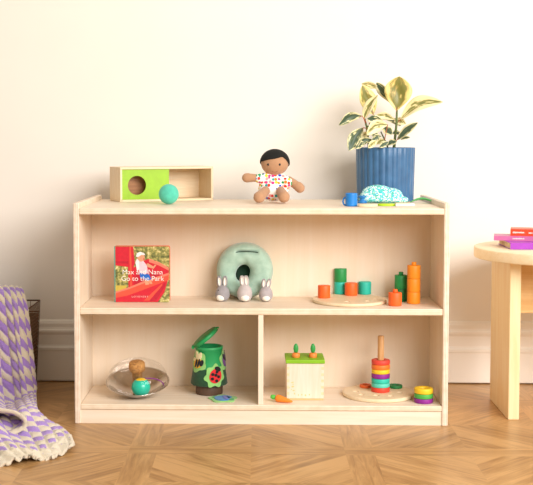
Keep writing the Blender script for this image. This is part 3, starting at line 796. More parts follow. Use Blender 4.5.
MB().lathe([(0, 0), (kr * .56, 0), (kr * .64, .074), (kr * .86, .078), (kr * 1.0, .082), (kr * 1.02, .094), (kr * .98, .1055), (kr * .93, .107), (0, .107)], 40, mat=TM2 @ Matrix.Translation((0, 0, .004))).build('cork_knob', cork.m, bowl)['label'] = 'cork knob'
arc = []
for q, (col, rr_) in enumerate(((PURPLE, 1.0),)):
    arc = [TM2 @ Vector((.040 + .048 * math.cos(PI * i / 16), -.012, .034 + .026 * math.sin(PI * i / 16))) for i in range(17)]
    MB().tube(arc, .0018, 8).build('purple_band', PURPLE, bowl)
br_ = 9.3 * k
bpz = G(141, 386.6, BOT + .05)
# ball rests in the dish
loc_xy = Vector(((141 - 136.2) * k, -.057))
hgt = 0
for i in range(60):
    pass
best = max((TM2 @ Vector((BR * s * math.cos(a), BR * s * math.sin(a), dh * s ** 2.4 + .0016)) for s in [j / 24 for j in range(25)] for a in [2 * PI * q / 60 for q in range(60)]),
           key=lambda q: (q.z + math.sqrt(max(0, br_ ** 2 - (q.x - loc_xy.x) ** 2 - (q.y - loc_xy.y) ** 2))) if (q.x - loc_xy.x) ** 2 + (q.y - loc_xy.y) ** 2 < br_ ** 2 else -1)
bz = best.z + math.sqrt(max(0, br_ ** 2 - (best.x - loc_xy.x) ** 2 - (best.y - loc_xy.y) ** 2))
b = MB(); b.ell((0, 0, 0), br_, sub=4)
for f in b.bm.faces:
    if f.calc_center_median().z > br_ * .83: f.material_index = 1
o = b.build('rolling_ball', [plain('turquoise_gloss', '#22c4a6', .25), YELLOW], None, (bc.x + loc_xy.x, bc.y + loc_xy.y, BOT + bz + .0015))
tag(o, 'glossy turquoise ball with yellow cap lying inside the steel bowl', 'ball')

# --- green felt bug tin
ZC = 5.633
def CN(zx, zy): return 185 + zx / ZC, 322 + zy / ZC
cp = G(209.2, 396.2, BOT); k = S(cp); rb = 13.6 * k; cc = Vector((AY(209.2, 396, cp.y + rb).x, cp.y + rb, BOT)); k = S(cc); rb = 13.6 * k
can = thing('bug_tin', 'tapered two-tone green tin with open lid on a brown base', 'toy tin', cc)
MB().lathe(cyl(rb, .034, .002), 56).build('base', plain('brown_base', '#5a4131', .6), can)['label'] = 'dark brown round base'
Rb, Rt = 18.5 * k, 13.0 * k
zb = AY(209, 387.6, cc.y - Rb).z - BOT; zt = AY(208.5, 345.8, cc.y - 0).z - BOT; zm = AY(209, 370.2, cc.y - (Rb * .7 + Rt * .3)).z - BOT
def rad_at(z): return Rb + (Rt - Rb) * (z - zb) / (zt - zb)
MB().lathe([(0, zb), (Rb - .003, zb), (Rb, zb + .003), (rad_at(zm), zm), (rad_at(zm) - .004, zm), (0, zm)], 64).build('lower_body', fabric('forest_felt', '#1f4a2c', 400, .25), can)['label'] = 'dark green lower half'
MB().lathe([(rad_at(zm), zm), (Rt + .0004, zt - .012), (Rt + .003, zt - .010), (Rt + .003, zt - .001), (Rt + .001, zt), (Rt - .004, zt), (Rt - .006, zt - .05), (0, zt - .05)], 64).build('upper_body', plain('green_tin', '#239a57', .5), can)['label'] = 'bright green upper half'
lid_m = plain('green_lid', '#249c56', .4)
ll, lr = AY(*CN(50, 136), cc.y) - cc, AY(*CN(178, 34), cc.y) - cc
Lc = (ll + lr) / 2; ang = math.atan2(lr.z - ll.z, lr.x - ll.x); lrad = (lr - ll).length / 2
LMt = Matrix.Translation(Lc) @ Matrix.Rotation(-ang, 4, 'Y') @ Matrix.Rotation(math.radians(3), 4, 'X')
MB().lathe([(0, .0055), (lrad - .003, .0055), (lrad, .003), (lrad, -.007), (lrad - .002, -.0075), (lrad - .004, -.006), (lrad - .004, .0015), (0, .0015)], 56, mat=LMt).build('lid', lid_m, can)
MB().tube([(ll.x - .002, -.014, zt - .004), (ll.x - .002, .014, zt - .004)], .0055, 12).build('hinge', lid_m, can)
MB().ell((lr.x + .003, 0, lr.z + .001), (.006, .006, .003), sub=2).build('lid_tab', lid_m, can)
FELT = fabric('pale_green_felt', '#8fc873', 500, .3); BLK = fabric('black_felt', '#17161a', 500, .3); RDF = fabric('red_felt', '#d8282c', 500, .3)
CRM = fabric('cream_felt', '#efe0b0', 500, .3); YLF = fabric('yellow_felt', '#e8b52e', 500, .3); PRF = fabric('purple_felt', '#6d3f86', 500, .3); BLF = fabric('blue_felt', '#2f7fc0', 500, .3); VIO = fabric('violet_felt', '#5860b8', 500, .3)
def oval(cx_, cz_, rx, rz_, rot=0, n=28, wob=0, wn=6):
    o = []
    for i in range(n):
        a = 2 * PI * i / n; m_ = 1 + wob * math.sin(wn * a)
        x, z = rx * m_ * math.cos(a), rz_ * m_ * math.sin(a)
        o.append((cx_ + x * math.cos(rot) - z * math.sin(rot), cz_ + x * math.sin(rot) + z * math.cos(rot)))
    return o
def patch(label, theta, zc_, shapes):
    """felt insect stuck on the tin: shapes = (name, polygons, material, lift); polygons in metres about the centre"""
    r0 = rad_at(zc_); loc = Vector((cc.x + r0 * math.cos(theta), cc.y + r0 * math.sin(theta), BOT + zc_))
    t = thing('felt_bug', label, 'felt bug', loc, 0, None)
    for nm, polys, mat, lift in shapes:
        b = MB()
        for poly in polys:
            b2 = bmesh.new(); vs = [b2.verts.new((x, 0, z)) for x, z in poly]; b2.faces.new(vs)
            bmesh.ops.triangulate(b2, faces=b2.faces[:]); bmesh.ops.subdivide_edges(b2, edges=b2.edges[:], cuts=1, use_grid_fill=True)
            ex = bmesh.ops.extrude_face_region(b2, geom=b2.faces[:])
            for v in ex['geom']:
                if isinstance(v, bmesh.types.BMVert): v.co.y = -.0016
            for v in b2.verts:
                x, z = v.co.x, v.co.z; zz = zc_ + z; rr_ = rad_at(zz) + .0008 + lift + (-v.co.y)
                a = theta + x / r0
                v.co = Vector((cc.x + rr_ * math.cos(a), cc.y + rr_ * math.sin(a), BOT + zz)) - loc
            b._merge(b2)
        b.build(nm, mat, t)
u_ = k / ZC * 1.2
pz = lambda zy, y: AY(209, 322 + zy / ZC, y).z - BOT
yF = cc.y - Rb * .8
th_l = -PI / 2 + math.asin(min(.98, (165 - 133) * u_ / rad_at(.05)))
lady = [('felt_backing', [oval(0, 0, 45 * u_, 52 * u_, -.5, 40, .13, 7)], FELT, 0), ('bug_body', [oval(2 * u_, 0, 28 * u_, 34 * u_, -.4)], RDF, .0017),
        ('bug_head', [oval(14 * u_, 31 * u_, 16 * u_, 11 * u_, -.4)], BLK, .002), ('bug_spots', [oval(x * u_, z * u_, 7 * u_, 7 * u_, 0, 12) for x, z in ((-12, 8), (-14, -12), (4, -22), (14, -4), (2, 4), (8, 18))], BLK, .0034)]
patch('red ladybug felt patch stuck on the front of the green tin', th_l, pz(303, yF), lady)
th_b = -PI / 2 + math.asin(-(133 - 80) * u_ / rad_at(.10))
bee = [('felt_backing', [oval(0, 0, 45 * u_, 48 * u_, .4, 40, .12, 5)], FELT, 0), ('bug_body', [oval(5 * u_, -8 * u_, 27 * u_, 22 * u_, .3)], YLF, .0017), ('wings', [oval(-4 * u_, 28 * u_, 10 * u_, 20 * u_, .5), oval(16 * u_, 26 * u_, 9 * u_, 18 * u_, -.2), oval(-22 * u_, 8 * u_, 12 * u_, 8 * u_, .3)], CRM, .0017),
       ('stripes', [oval(-2 * u_, -8 * u_, 5 * u_, 20 * u_, -.2, 16), oval(12 * u_, -6 * u_, 5 * u_, 21 * u_, -.2, 16), oval(27 * u_, -4 * u_, 9 * u_, 15 * u_, -.2, 16)], BLK, .0034)]
patch('black and yellow bee felt patch on the left of the tin', th_b, pz(228, yF), bee)
th_p = -PI / 2 + math.asin(min(.97, 84 * u_ / rad_at(.10)))
moth = [('felt_backing', [oval(0, 0, 36 * u_, 44 * u_, 0, 40, .12, 5)], FELT, 0), ('bug_body', [oval(0, 0, 20 * u_, 28 * u_, 0)], PRF, .0017), ('wings', [oval(14 * u_, 20 * u_, 7 * u_, 26 * u_, -.3), oval(-10 * u_, 18 * u_, 6 * u_, 16 * u_, .4)], BLK, .0034)]
patch('purple moth felt patch at the right edge of the tin', th_p, pz(228, yF), moth)
lp = G(223, 399.2, BOT); k2 = S(lp)
lf = thing('loose_felt_bug', 'flat green felt bug with blue wings lying beside the tin', 'felt bug', (lp.x, lp.y, BOT))
def flatpoly(polys, z0, z1):
    b = MB()
    for poly in polys:
        A = [b.bm.verts.new((x, y, z0)) for x, y in poly]; B = [b.bm.verts.new((x, y, z1)) for x, y in poly]; n = len(poly)
        b.bm.faces.new(A[::-1]); b.bm.faces.new(B)
        for i in range(n): b.bm.faces.new((A[i], A[(i + 1) % n], B[(i + 1) % n], B[i]))
    return b
flatpoly([oval(0, 0, 13.5 * k2, .056 * .9, .1, 44, .12, 5)], 0, .003).build('felt_backing', FELT, lf)
flatpoly([oval(-.002, -.004, .026, .034, .2), oval(.014, .014, .014, .02, .3)], .003, .005).build('wings', BLF, lf)
flatpoly([oval(.008, 0, .007, .03, .2)], .005, .0065).build('bug_body', VIO, lf)
GFT = fabric('green_felt', '#3d9a55', 500, .3)
for pp in (oval(-.022, .01, .012, .018, .5), oval(.026, -.014, .01, .016, .5)): flatpoly([pp], .003, .0048).build('green_patch', GFT, lf)

# --- carrot box
ZR = 7.129
bL, bRr = G(265 + 155 / ZR, 340 + 430 / ZR, BOT), G(265 + 418 / ZR, 340 + 430 / ZR, BOT)
cw = (bRr - bL).length; chh = AY(287, 340 + 168 / ZR, bL.y).z - BOT; cd = .118
cb = thing('carrot_box', 'square pale wooden box with green lid holding two carrots', 'toy box', ((bL.x + bRr.x) / 2, bL.y, BOT), .01)
b = MB(); b.box((-cw / 2, 0, .006), (cw / 2, cd, chh), .0015)
b.build('box_body', wood('pale_lime_wood', '#efe0d0', '#e6d3bc', 2, 2.2), cb)
MB().box((-cw / 2, .001, 0), (cw / 2, cd - .001, .0062), .0008).build('bottom_board', wood('box_bottom', '#e3c38e', '#d4ae76', 0, 3), cb)
EG = wood('end_grain', '#efd9b0', '#e6cb98', 0, 6)
for i in range(5):
    z = .018 + i * (chh - .03) / 4.4
    for xx in (cw / 2 - .0085, -cw / 2 + .0002): MB().box((xx, -.0003, z), (xx + .0083, .0002, z + .009)).build('finger_joint', EG, cb)
b = MB()
for x, z, w_, h_ in ((195, 292, 22, 8), (200, 305, 9, 9), (197, 322, 20, 12), (204, 350, 18, 9), (210, 372, 8, 14), (238, 382, 8, 12), (262, 380, 10, 12), (288, 384, 12, 14), (316, 380, 9, 12), (190, 342, 8, 8), (176, 330, 7, 6)):
    s_ = S(bL) / ZR
    cx_ = (x - 286.5) * s_; cz_ = (420 - z) * s_
    b.prism(oval(cx_, cz_, w_ / 2 * s_, h_ / 2 * s_, .2, 12), -.0003, .0002)
b.build('printed_marks', plain('tan_print', '#e6c684', .6), cb)
# lid with two holes
lh = (168 - 141) / ZR * S(bL)
lid = MB().box((-cw / 2 - .0035, -.004, 0), (cw / 2 + .0035, cd + .002, lh), .002).build('lid', plain('grass_green_lid', '#86bd1c', .5), cb, (0, 0, chh))
cxs = [((225 - 286.5) / ZR) * S(bL) * 1.02, ((345 - 286.5) / ZR) * S(bL) * 1.02]
boolean_holes(lid, [(x, cd * .40, lh) for x in cxs], .0155, lh * .9)
CAR = plain('carrot_orange', '#ef8a3c', .5); CARL = plain('carrot_leaf_green', '#2f9a46', .5)
for x, side in zip(cxs, ('left', 'right')):
    rzv = Vector((x, cd * .40, 0)); wpos = cb.matrix_basis @ Vector((x, cd * .40, chh + lh * .12))
    t = thing('wooden_carrot', 'orange carrot with green top in the ' + side + ' hole of the lid', 'carrot', wpos, 0, 'wooden carrots of the green box')
    MB().lathe([(0, .0)] + [(.0132 * math.sin(PI * (.2 + .3 * i / 4)), .004 * i) for i in range(5)] + [(.0128, .0225), (.0105, .0245), (.004, .0255), (0, .0255)], 32).build('carrot_root', CAR, t)
    b = MB(); b.lathe([(0, 0), (.004, 0), (.0072, .006), (.0085, .014), (.0075, .022), (.0045, .029), (0, .032)], 20)
    for v in b.bm.verts: v.co.y *= .7
    b.build('carrot_top', CARL, t, (0, 0, .0245))
cl = G(265 + 78 / ZR, 340 + 446 / ZR, BOT); cr_ = G(265 + 204 / ZR, 340 + 457 / ZR, BOT)
ax = (cr_ - cl); Lc_ = ax.length
lc = thing('wooden_carrot', 'loose orange carrot lying on its side in front of the box', 'carrot', (cl.x, cl.y + .010, BOT), math.atan2(ax.y, ax.x) - .1, 'wooden carrots of the green box')
pr_ = [(0, 0), (.009, .001), (.0118, .006), (.0115, .014), (.0095, .028), (.0065, .043), (.0035, Lc_ - .004), (.001, Lc_), (0, Lc_)]
RX = Matrix.Rotation(PI / 2, 4, 'Y')
b = MB(); b.lathe(pr_, 28, mat=Matrix.Translation((0, 0, .0118)) @ Matrix.Rotation(math.radians(7), 4, 'Y') @ RX)
mz = min(v.co.z for v in b.bm.verts)
for v in b.bm.verts: v.co.z -= mz
b.build('carrot_root', plain('carrot_orange_bright', '#f08a28', .5), lc)
b = MB(); b.lathe([(0, 0), (.004, 0), (.0075, .006), (.0078, .012), (.006, .018), (0, .021)], 20, mat=Matrix.Translation((.001, 0, .0128)) @ Matrix.Rotation(-PI / 2 + .15, 4, 'Y'))
b.build('carrot_top', plain('carrot_leaf_bright', '#56bf4a', .5), lc)

# --- ring stacker
ZS = 5.076
def SP(zx, zy): return 335 + zx / ZS, 330 + zy / ZS
dt2 = .0125
disc2, d2, r2 = flat_disc('stacker_board', 342.6, 413.6, 403.4, BOT, dt2, 'round pale wooden board under the rainbow ring tower', 'stacking board')
ZT = BOT + dt2
tcn = G(*SP(231, 322), ZT); rr = 46.5 / ZS * S(tcn); tcn.y += rr; tcn.x = AY(*SP(231, 300), tcn.y).x; rr = 46.5 / ZS * S(tcn)
dw = thing('dowel_post', 'upright beech dowel rising through the rainbow ring tower', 'dowel', (tcn.x, tcn.y, ZT))
dhh = AY(*SP(231, 30), tcn.y).z - ZT; dwr = 16 / ZS * S(tcn)
MB().lathe(cyl(dwr, dhh, .002), 32).build('post', W_DOWEL, dw)
def ringmesh(r, h, hole):
    q = h * .17
    prof = [(hole, q * .6), (hole + q * .6, 0), (r - q, 0), (r - q * .3, q * .3), (r, q), (r, h - q), (r - q * .3, h - q * .3), (r - q, h), (hole + q * .6, h), (hole, h - q * .6)]
    return MB().lathe(prof, 48, closed=True)
z = ZT
spec = [(320, 296, RED, 'red ring at the very bottom of the rainbow tower'), (296, 275, plain('pale_teal_paint', '#5fd0ba', .5), 'pale teal ring just above the bottom red ring of the tower'), (275, 252, TEAL, 'teal ring just under the purple ring of the tower'),
        (252, 228, PURPLE, 'purple ring in the middle of the rainbow tower'), (228, 206, YELLOW, 'yellow ring below the orange ring of the rainbow tower'), (206, 182, plain('tangerine_paint', '#f07a2c', .5), 'orange ring second from the top of the rainbow tower'), (182, 160, plain('coral_red_paint', '#e0483a', .5), 'red ring at the top of the rainbow tower')]
GR = 'coloured wooden stacking rings'
for a_, b_, mat, lab in spec:
    h = (a_ - b_) / ZS * S(tcn) / math.cos(.2) * 1.0
    tag(ringmesh(rr * random.uniform(.985, 1.01), h - .0003, dwr + .0012).build('stacking_ring', mat, None, (tcn.x, tcn.y, z)), lab, 'ring', GR); z += h
p = G(*SP(158, 298), ZT); r = 30 / ZS * S(p)
hgt = .0125
tag(ringmesh(r, hgt * .8, r * .5).build('stacking_ring', plain('deep_orange_paint', '#e8672a', .5), None, (p.x, p.y + r, ZT)), 'orange ring lying flat on the board behind the tower, left', 'ring', GR)
p = G(*SP(311, 301), ZT); r = 35 / ZS * S(p)
tag(ringmesh(r, hgt * .8, r * .5).build('stacking_ring', DKGREEN, None, (p.x, p.y + r, ZT)), 'green ring lying flat on the board right of the tower', 'ring', GR)
p = G(*SP(449.5, 378), BOT); r = 47.5 / ZS * S(p); p.y += r; r = 47.5 / ZS * S(p); p.x = AY(*SP(449.5, 350), p.y).x
z = BOT
for h, mat, lab in ((.0152, PURPLE, 'purple ring at the bottom of the short stack by side panel'), (.0152, plain('leaf_green_paint', '#4fae4a', .5), 'green ring in the middle of the short stack by side panel'), (.018, YELLOW, 'yellow ring on top of the short stack by side panel')):
    tag(ringmesh(r, h - .0003, r * .42).build('stacking_ring', mat, None, (p.x, p.y, z)), lab, 'ring', GR); z += h
boolean_holes(disc2, [(-r2 * .1, -r2 * .5, dt2), (-r2 * .62, .0, dt2), (r2 * .60, -.01, dt2), (r2 * .3, -r2 * .55, dt2), (r2 * .1, r2 * .62, dt2), (-r2 * .5, -r2 * .42, dt2)], .0105, .009)

# ------------------------------------------------------------------ side table and books
tf = G(508, 420, 0); tb_ = G(489.2, 400.3, 0)
lx0 = tf.x; lth = 11 * S(tf); ly0 = tf.y; ly1 = ly0 + .30
TT = .0; 
# top height from the near rim under the books
tcy = (ly0 + ly1) / 2
TR = .30
tz_ = AY(476, 247, tcy).z; tcx = AY(475.3, 250, tcy).x + TR
tth = .036
tab = thing('side_table', 'round pale maple side table with slab legs right of the shelf', 'table', (tcx, tcy, 0))
MB().lathe(cyl(TR, tth, .004), 120).build('table_top', W_PINEX, tab, (0, 0, tz_ - tth))
MB().box((lx0 - tcx, ly0 - tcy, 0), (lx0 + lth - tcx, ly1 - tcy, tz_ - tth), .003).build('slab_leg', W_PINE, tab)
MB().box((2 * TR - .20 - .0, ly0 - tcy, 0), (2 * TR - .20 + lth, ly1 - tcy, tz_ - tth), .003).build('slab_leg', W_PINE, tab) if False else None
rx = TR - .075
MB().box((rx, ly0 - tcy, 0), (rx + lth, ly1 - tcy, tz_ - tth), .003).build('slab_leg', W_PINE, tab)
zs = AY(526, 312.5, tcy).z
MB().box((lx0 + lth - tcx, -.012, zs), (rx, .012, tz_ - tth), .002).build('apron', wood('shaded_maple_apron', '#e8c48a', '#d9ac6c', 0, 1.4), tab)  # darker maple: the shade under the table top is put into the colour
ZB = 8.08
def TBp(zx, zy): return 470 + zx / ZB, 220 + zy / ZB
def table_book(u0, vtop, vbot, z, w, dep, rz, cover, label, textmarks, ang_spine=True):
    p = G(u0, vbot, z); th = (vbot - vtop) * S(p)
    t = thing('picture_book', label, 'book', (p.x, p.y, z), rz, None)
    cv = plain('cover_' + label.split()[0], cover, .4)
    MB().box((0, 0, 0), (w, dep, .0022), .0004).build('back_cover', cv, t); MB().box((0, 0, th - .0022), (w, dep, th), .0004).build('front_cover', cv, t)
    MB().box((0, -.0008, 0), (w, .0018, th), .0004).build('spine', cv, t)
    b = MB()
    n = 7
    for i in range(n):
        z0 = .0023 + (th - .0046) * i / n; b.box((.002 + .0006 * (i % 2), .002, z0), (w - .002, dep - .002, z0 + (th - .0046) / n * .86))
    b.build('pages', plain('book_pages', '#e9d6ab', .8), t)
    if textmarks:
        b = MB()
        for x0_, x1_, zc_, hh in textmarks:
            x = x0_
            while x < x1_:
                ww = random.uniform(.0018, .0032); b.box((x, -.0012, zc_ * th - hh * random.uniform(.6, 1)), (x + ww, -.0007, zc_ * th + hh * random.uniform(.5, 1))); x += ww + .0009
        b.build('spine_lettering', plain('pale_lettering', '#fbe6dc', .5), t)
    return th
th = table_book(510.3, 243.0, 249.6, tz_, .19, .19, .0, '#a035b4', 'purple picture book at the bottom of the stack on the table', None)
thA = table_book(493.7, 236.0, 240.6, tz_ + th, .2, .10, -.21, '#c4689a', 'pink picture book in the middle of the stack on table', [(.062, .1, .5, .0024)])
th2 = table_book(510.3, 229.2, 235.8, tz_ + th + thA, .19, .09, -.23, '#e8431c', 'orange-red picture book on top of the stack on the table', [(.008, .046, .5, .003), (.06, .07, .45, .0026)])

# ------------------------------------------------------------------ wire basket and blanket
bkx = AY(40.5, 299.5, .60); bz_ = bkx.z; bfx = G(28, 308, bz_)
bx1 = (bkx.x + bfx.x) / 2 + .0; by1 = .60; by0 = bfx.y; bx0 = bx1 - .56
wire = M('dark_bronze_wire'); v = wire.coords(); nz = wire.node('ShaderNodeTexNoise', Scale=90.0); wire.link(v, nz.inputs['Vector'])
wire.link(wire.ramp(nz.outputs[0], [(.3, '#5a3f29'), (.7, '#86603f')]), wire.b.inputs['Base Color']); wire.set(Metallic=.5, Roughness=.5)
bask = thing('wire_basket', 'tall dark bronze wire basket beside the shelf under the blanket', 'basket', ((bx0 + bx1) / 2, (by0 + by1) / 2, 0))
ox, oy = bask.location.x, bask.location.y
hxw, hyw = (bx1 - bx0) / 2, (by1 - by0) / 2
tpf = .94
def corner(z): s_ = tpf + (1 - tpf) * z / bz_; return hxw * s_, hyw * s_
def loop(b, z, r):
    a, c = corner(z); b.tube([(-a, -c, z), (a, -c, z), (a, c, z), (-a, c, z), (-a, -c, z)], r, 6)
b = MB(); loop(b, bz_ - .003, .0032); b.build('rim', wire.m, bask)
for zz_, rr_ in ((bz_ - .045, .0022), (.004, .003)):
    b = MB(); loop(b, zz_, rr_); b.build('frame_loop', wire.m, bask)
b = MB()
for i in range(1, 20): loop(b, .004 + (bz_ - .05) * i / 20, .0018)
na, nb = 16, 12
for s in range(2):
    for i in range(na + 1):
        t = -1 + 2 * i / na; sg = 1 if s else -1
        a0, c0_ = corner(.003); a1, c1 = corner(bz_ - .003)
        b.tube([(a0 * t, sg * c0_, .003), (a1 * t, sg * c1, bz_ - .003)], .0013, 5)
    for i in range(nb + 1):
        t = -1 + 2 * i / nb; sg = 1 if s else -1
        a0, c0_ = corner(.003); a1, c1 = corner(bz_ - .003)
        b.tube([(sg * a0, c0_ * t, .003), (sg * a1, c1 * t, bz_ - .003)], .0013, 5)
b.build('wire_mesh', wire.m, bask)
a0, c0_ = corner(.004)
lin_m = fabric('brown_woven_lining', '#7a5f44', 300, .5)
b = MB(); zl = bz_ - .05
for z0, z1 in ((.006, zl),):
    A0, C0 = corner(z0); A1, C1 = corner(z1); A0 -= .004; A1 -= .004; C0 -= .004; C1 -= .004
    lo = [b.bm.verts.new(q) for q in ((-A0, -C0, z0), (A0, -C0, z0), (A0, C0, z0), (-A0, C0, z0))]
    hi = [b.bm.verts.new(q) for q in ((-A1, -C1, z1), (A1, -C1, z1), (A1, C1, z1), (-A1, C1, z1))]
    for i in range(4): b.bm.faces.new((lo[i], lo[(i + 1) % 4], hi[(i + 1) % 4], hi[i]))
    b.bm.faces.new(lo)
b.build('lining', lin_m, bask, solid=.003)

# blanket: a sheet run through control rows, right edge first
yh = by0 - .03
rows = []
def R_(*pts): rows.append(list(pts))
def col(u, v, y): return AY(u, v, y)
def flo(u, v, z): return G(u, v, z)
R_(col(17, 300, yh + .16), col(8, 299, yh + .16), col(-8, 300, yh + .16), col(-35, 301, yh + .16), col(-70, 302, yh + .16))
R_(col(20, 289.5, yh + .10), col(10, 287.6, yh + .10), col(-6, 287.8, yh + .1), col(-35, 289, yh + .1), col(-70, 290, yh + .1))
R_(col(24.5, 294, yh + .03), col(13, 291, yh + .02), col(-4, 291, yh + .02), col(-35, 292, yh + .02), col(-70, 293, yh + .02))
R_(col(28.0, 312, yh + .0), col(15, 310, yh - .03), col(-2, 311, yh - .01), col(-33, 312, yh - .03), col(-70, 313, yh))
R_(col(30.0, 340, yh - .005), col(17, 340, yh - .05), col(0, 340, yh - .01), col(-32, 340, yh - .05), col(-70, 340, yh))
R_(col(32.5, 368, yh - .015), col(20, 369, yh - .07), col(2, 370, yh - .02), col(-30, 370, yh - .06), col(-70, 370, yh - .01))
R_(col(36.0, 394, yh - .03), col(24, 396, yh - .09), col(5, 398, yh - .05), col(-28, 398, yh - .08), col(-70, 398, yh - .03))
R_(flo(40.5, 411, .03), flo(29, 411, .06), flo(9, 412, .075), flo(-26, 413, .07), flo(-70, 414, .05))
R_(flo(50, 420.5, .02), flo(37, 423, .045), flo(17, 427, .05), flo(-20, 431, .05), flo(-70, 434, .03))
R_(flo(62, 427, .016), flo(45, 433, .030), flo(23, 438, .034), flo(-14, 443, .03), flo(-70, 446, .02))
R_(flo(70.5, 437, .014), flo(52, 444.5, .026), flo(30, 449, .030), flo(-5, 455, .02), flo(-70, 459, .016))
R_(flo(75.0, 447.5, .008), flo(57, 454.5, .012), flo(36, 457, .016), flo(5, 463.5, .010), flo(-70, 470, .01))
CT = np.array([[list(p) for p in r] for r in rows])          # rows x cols x 3
def cr1(P0, P1, P2, P3, t): return .5 * ((2 * P1) + (-P0 + P2) * t + (2 * P0 - 5 * P1 + 4 * P2 - P3) * t * t + (-P0 + 3 * P1 - 3 * P2 + P3) * t ** 3)
def sample(arr, s):
    n = len(arr); x = s * (n - 1); i = min(int(x), n - 2); t = x - i
    g = lambda j: arr[j] if 0 <= j < n else (2 * arr[0] - arr[1] if j < 0 else 2 * arr[-1] - arr[-2])
    return cr1(g(i - 1), g(i), g(i + 1), g(i + 2), t)
def surf(u, v): return sample(sample(CT, v), u)              # v along the length, u across
LEN, WID = 1.65, .58
NU, NV = 150, 420
bm = bmesh.new(); pat = bm.verts.layers.float.new('stitch'); V = []
rowsv = [sample(CT, j / (NV - 1)) for j in range(NV)]
pos = np.array([[sample(rowsv[j], i / (NU - 1)) for j in range(NV)] for i in range(NU)])
# arc lengths for even stitches
dv = np.linalg.norm(np.diff(pos, axis=1), axis=2); av = np.concatenate([np.zeros((1,)), np.cumsum(dv.mean(0))])
du = np.linalg.norm(np.diff(pos, axis=0), axis=2); au = np.concatenate([np.zeros((1,)), np.cumsum(du.mean(1))])
gu = np.gradient(pos, axis=0); gv = np.gradient(pos, axis=1); nr = np.cross(gu, gv); nr /= np.linalg.norm(nr, axis=2, keepdims=True) + 1e-12
if nr[NU // 2, NV // 2, 1] > 0: nr = -nr
def stitch(a, c):
    cw_ = .033; rw = .070
    ci = math.floor(a / cw_); fa = a / cw_ - ci
    q = (c + (fa - .5) * .034 + ci * (.034 + rw * .5)) / rw
    fr = q - math.floor(q)
    return ci, fa, fr
for i in range(NU):
    line = []
    for j in range(NV):
        a, c = au[i], av[j]
        ci, fa, fr = stitch(a, c)
        bumpv = .0085 * (math.sin(PI * fa) ** .7) * (abs(math.sin(2 * PI * fr)) ** .5)
        fold = .016 * math.sin(a * 34 + 1.2 * math.sin(c * 5)) * min(1, max(0, (c - .1) / .3))
        if c > av[-1] - .05: fold += .006 * math.sin(a * 80)
        p = pos[i, j] + nr[i, j] * (bumpv + fold * .7 + random.uniform(-.0012, .0012))
        p[2] = max(p[2], .003)
        vv = bm.verts.new(p); vv[pat] = 1.0 if (fr < .5 + .05 * math.sin(a * 160 + c * 90) and i > 5 and j < NV - 22 and (j < NV - 60 or (fa > .2 and fa < .8 and fr > .05 and fr < .45))) else 0.0
        line.append(vv)
    V.append(line)
for i in range(NU - 1):
    for j in range(NV - 1):
        f = bm.faces.new((V[i][j], V[i + 1][j], V[i + 1][j + 1], V[i][j + 1])); f.smooth = True
# folded roll where the hanging part meets the floor
Cc = [(-40, 408), (-10, 408), (10, 409.5), (21, 413.5), (27, 420), (26, 427.5), (17, 433), (2, 437), (-20, 441), (-45, 445)]
fy1 = G(12, 440, .02).y
NA, NB_ = 120, 40; FV = []
Cn = np.array(Cc, float)
for i in range(NA):
    line = []
    s = i / (NA - 1); uv_ = sample(Cn, s)
    for j in range(NB_):
        t = j / (NB_ - 1); q = max(0., 1 - abs(2 * s - 1) * .9)
        y = fy1 - .012 * math.sin(PI * min(1, 3 * t)) + .11 * t
        base = AY(uv_[0], uv_[1], fy1)
        p = np.array([base.x - .03 * t * q, y, max(.012, base.z - (.035 * t if s < .5 else .0))])
        ci, fa, fr = stitch(t * .11 + .4, s * .40)
        p[2] += .003 * math.sin(PI * fa) * abs(math.sin(2 * PI * fr)) ** .5
        vv = bm.verts.new(p); vv[pat] = 1.0 if (fr < .5 and t > .12) else 0.0; line.append(vv)
    FV.append(line)
for i in range(NA - 1):
    for j in range(NB_ - 1):
        f = bm.faces.new((FV[i][j], FV[i + 1][j], FV[i + 1][j + 1], FV[i][j + 1])); f.smooth = True
bk = M('crochet_wool'); at = bk.node('ShaderNodeAttribute', attribute_name='stitch')
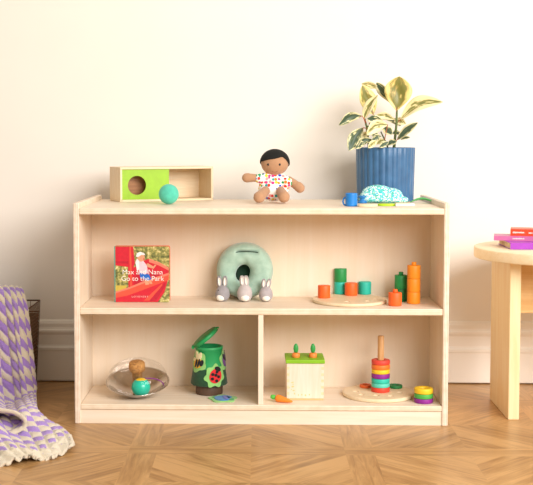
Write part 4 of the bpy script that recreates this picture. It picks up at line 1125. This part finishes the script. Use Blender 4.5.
v = bk.coords(); nz = bk.node('ShaderNodeTexNoise', Scale=260.0, Detail=4.0, Roughness=.7); bk.link(v, nz.inputs['Vector'])
a_ = bk.node('ShaderNodeMath', operation='MULTIPLY_ADD'); bk.link(nz.outputs[0], a_.inputs[0]); a_.inputs[1].default_value = .5; bk.link(at.outputs['Fac'], a_.inputs[2])
bk.link(bk.ramp(a_.outputs[0], [(.55, '#f3e4c9'), (.62, '#ead8c2'), (.74, '#c5a4e4'), (1.0, '#b48edd')]), bk.b.inputs['Base Color'])
bk.bump(nz.outputs[0], .9, .006); bk.set(Roughness=.95, Sheen_Weight=.4)
me = bpy.data.meshes.new('crochet_blanket'); bm.to_mesh(me); bm.free(); me.materials.append(bk.m)
o = bpy.data.objects.new('crochet_blanket', me); COL.objects.link(o)
md = o.modifiers.new('thickness', 'SOLIDIFY'); md.thickness = .010; md.offset = -1
tag(o, 'chunky purple and cream crochet blanket draped from basket onto the floor', 'blanket')

# ------------------------------------------------------------------ light
w = bpy.data.worlds.new('World'); scene.world = w; w.use_nodes = True
bg = w.node_tree.nodes['Background']; bg.inputs[0].default_value = (1.0, .90, .755, 1); bg.inputs[1].default_value = .60
def area(name, loc, target, size, energy, color):
    ld = bpy.data.lights.new(name, 'AREA'); ld.shape = 'RECTANGLE'; ld.size, ld.size_y = size; ld.energy = energy; ld.color = color
    o = bpy.data.objects.new(name, ld); COL.objects.link(o); o.location = loc
    o.rotation_euler = (Vector(target) - Vector(loc)).to_track_quat('-Z', 'Y').to_euler(); return o
area('window_light', (2.3, -3.2, 2.15), (0, .3, .45), (3.2, 1.9), 250, (1, .975, .96))
# things stand a hair above what carries them
for o in list(COL.objects):
    if o.parent is None and o.type in ('MESH', 'EMPTY') and o.get('kind') is None and o.name not in ('toy_shelf', 'side_table', 'wire_basket', 'crochet_blanket'):
        o.location.z += .0006
scene.view_settings.view_transform = 'Standard'; scene.view_settings.look = 'None'
scene.view_settings.exposure = -.05; scene.view_settings.gamma = 1; scene.view_settings.use_curve_mapping = False
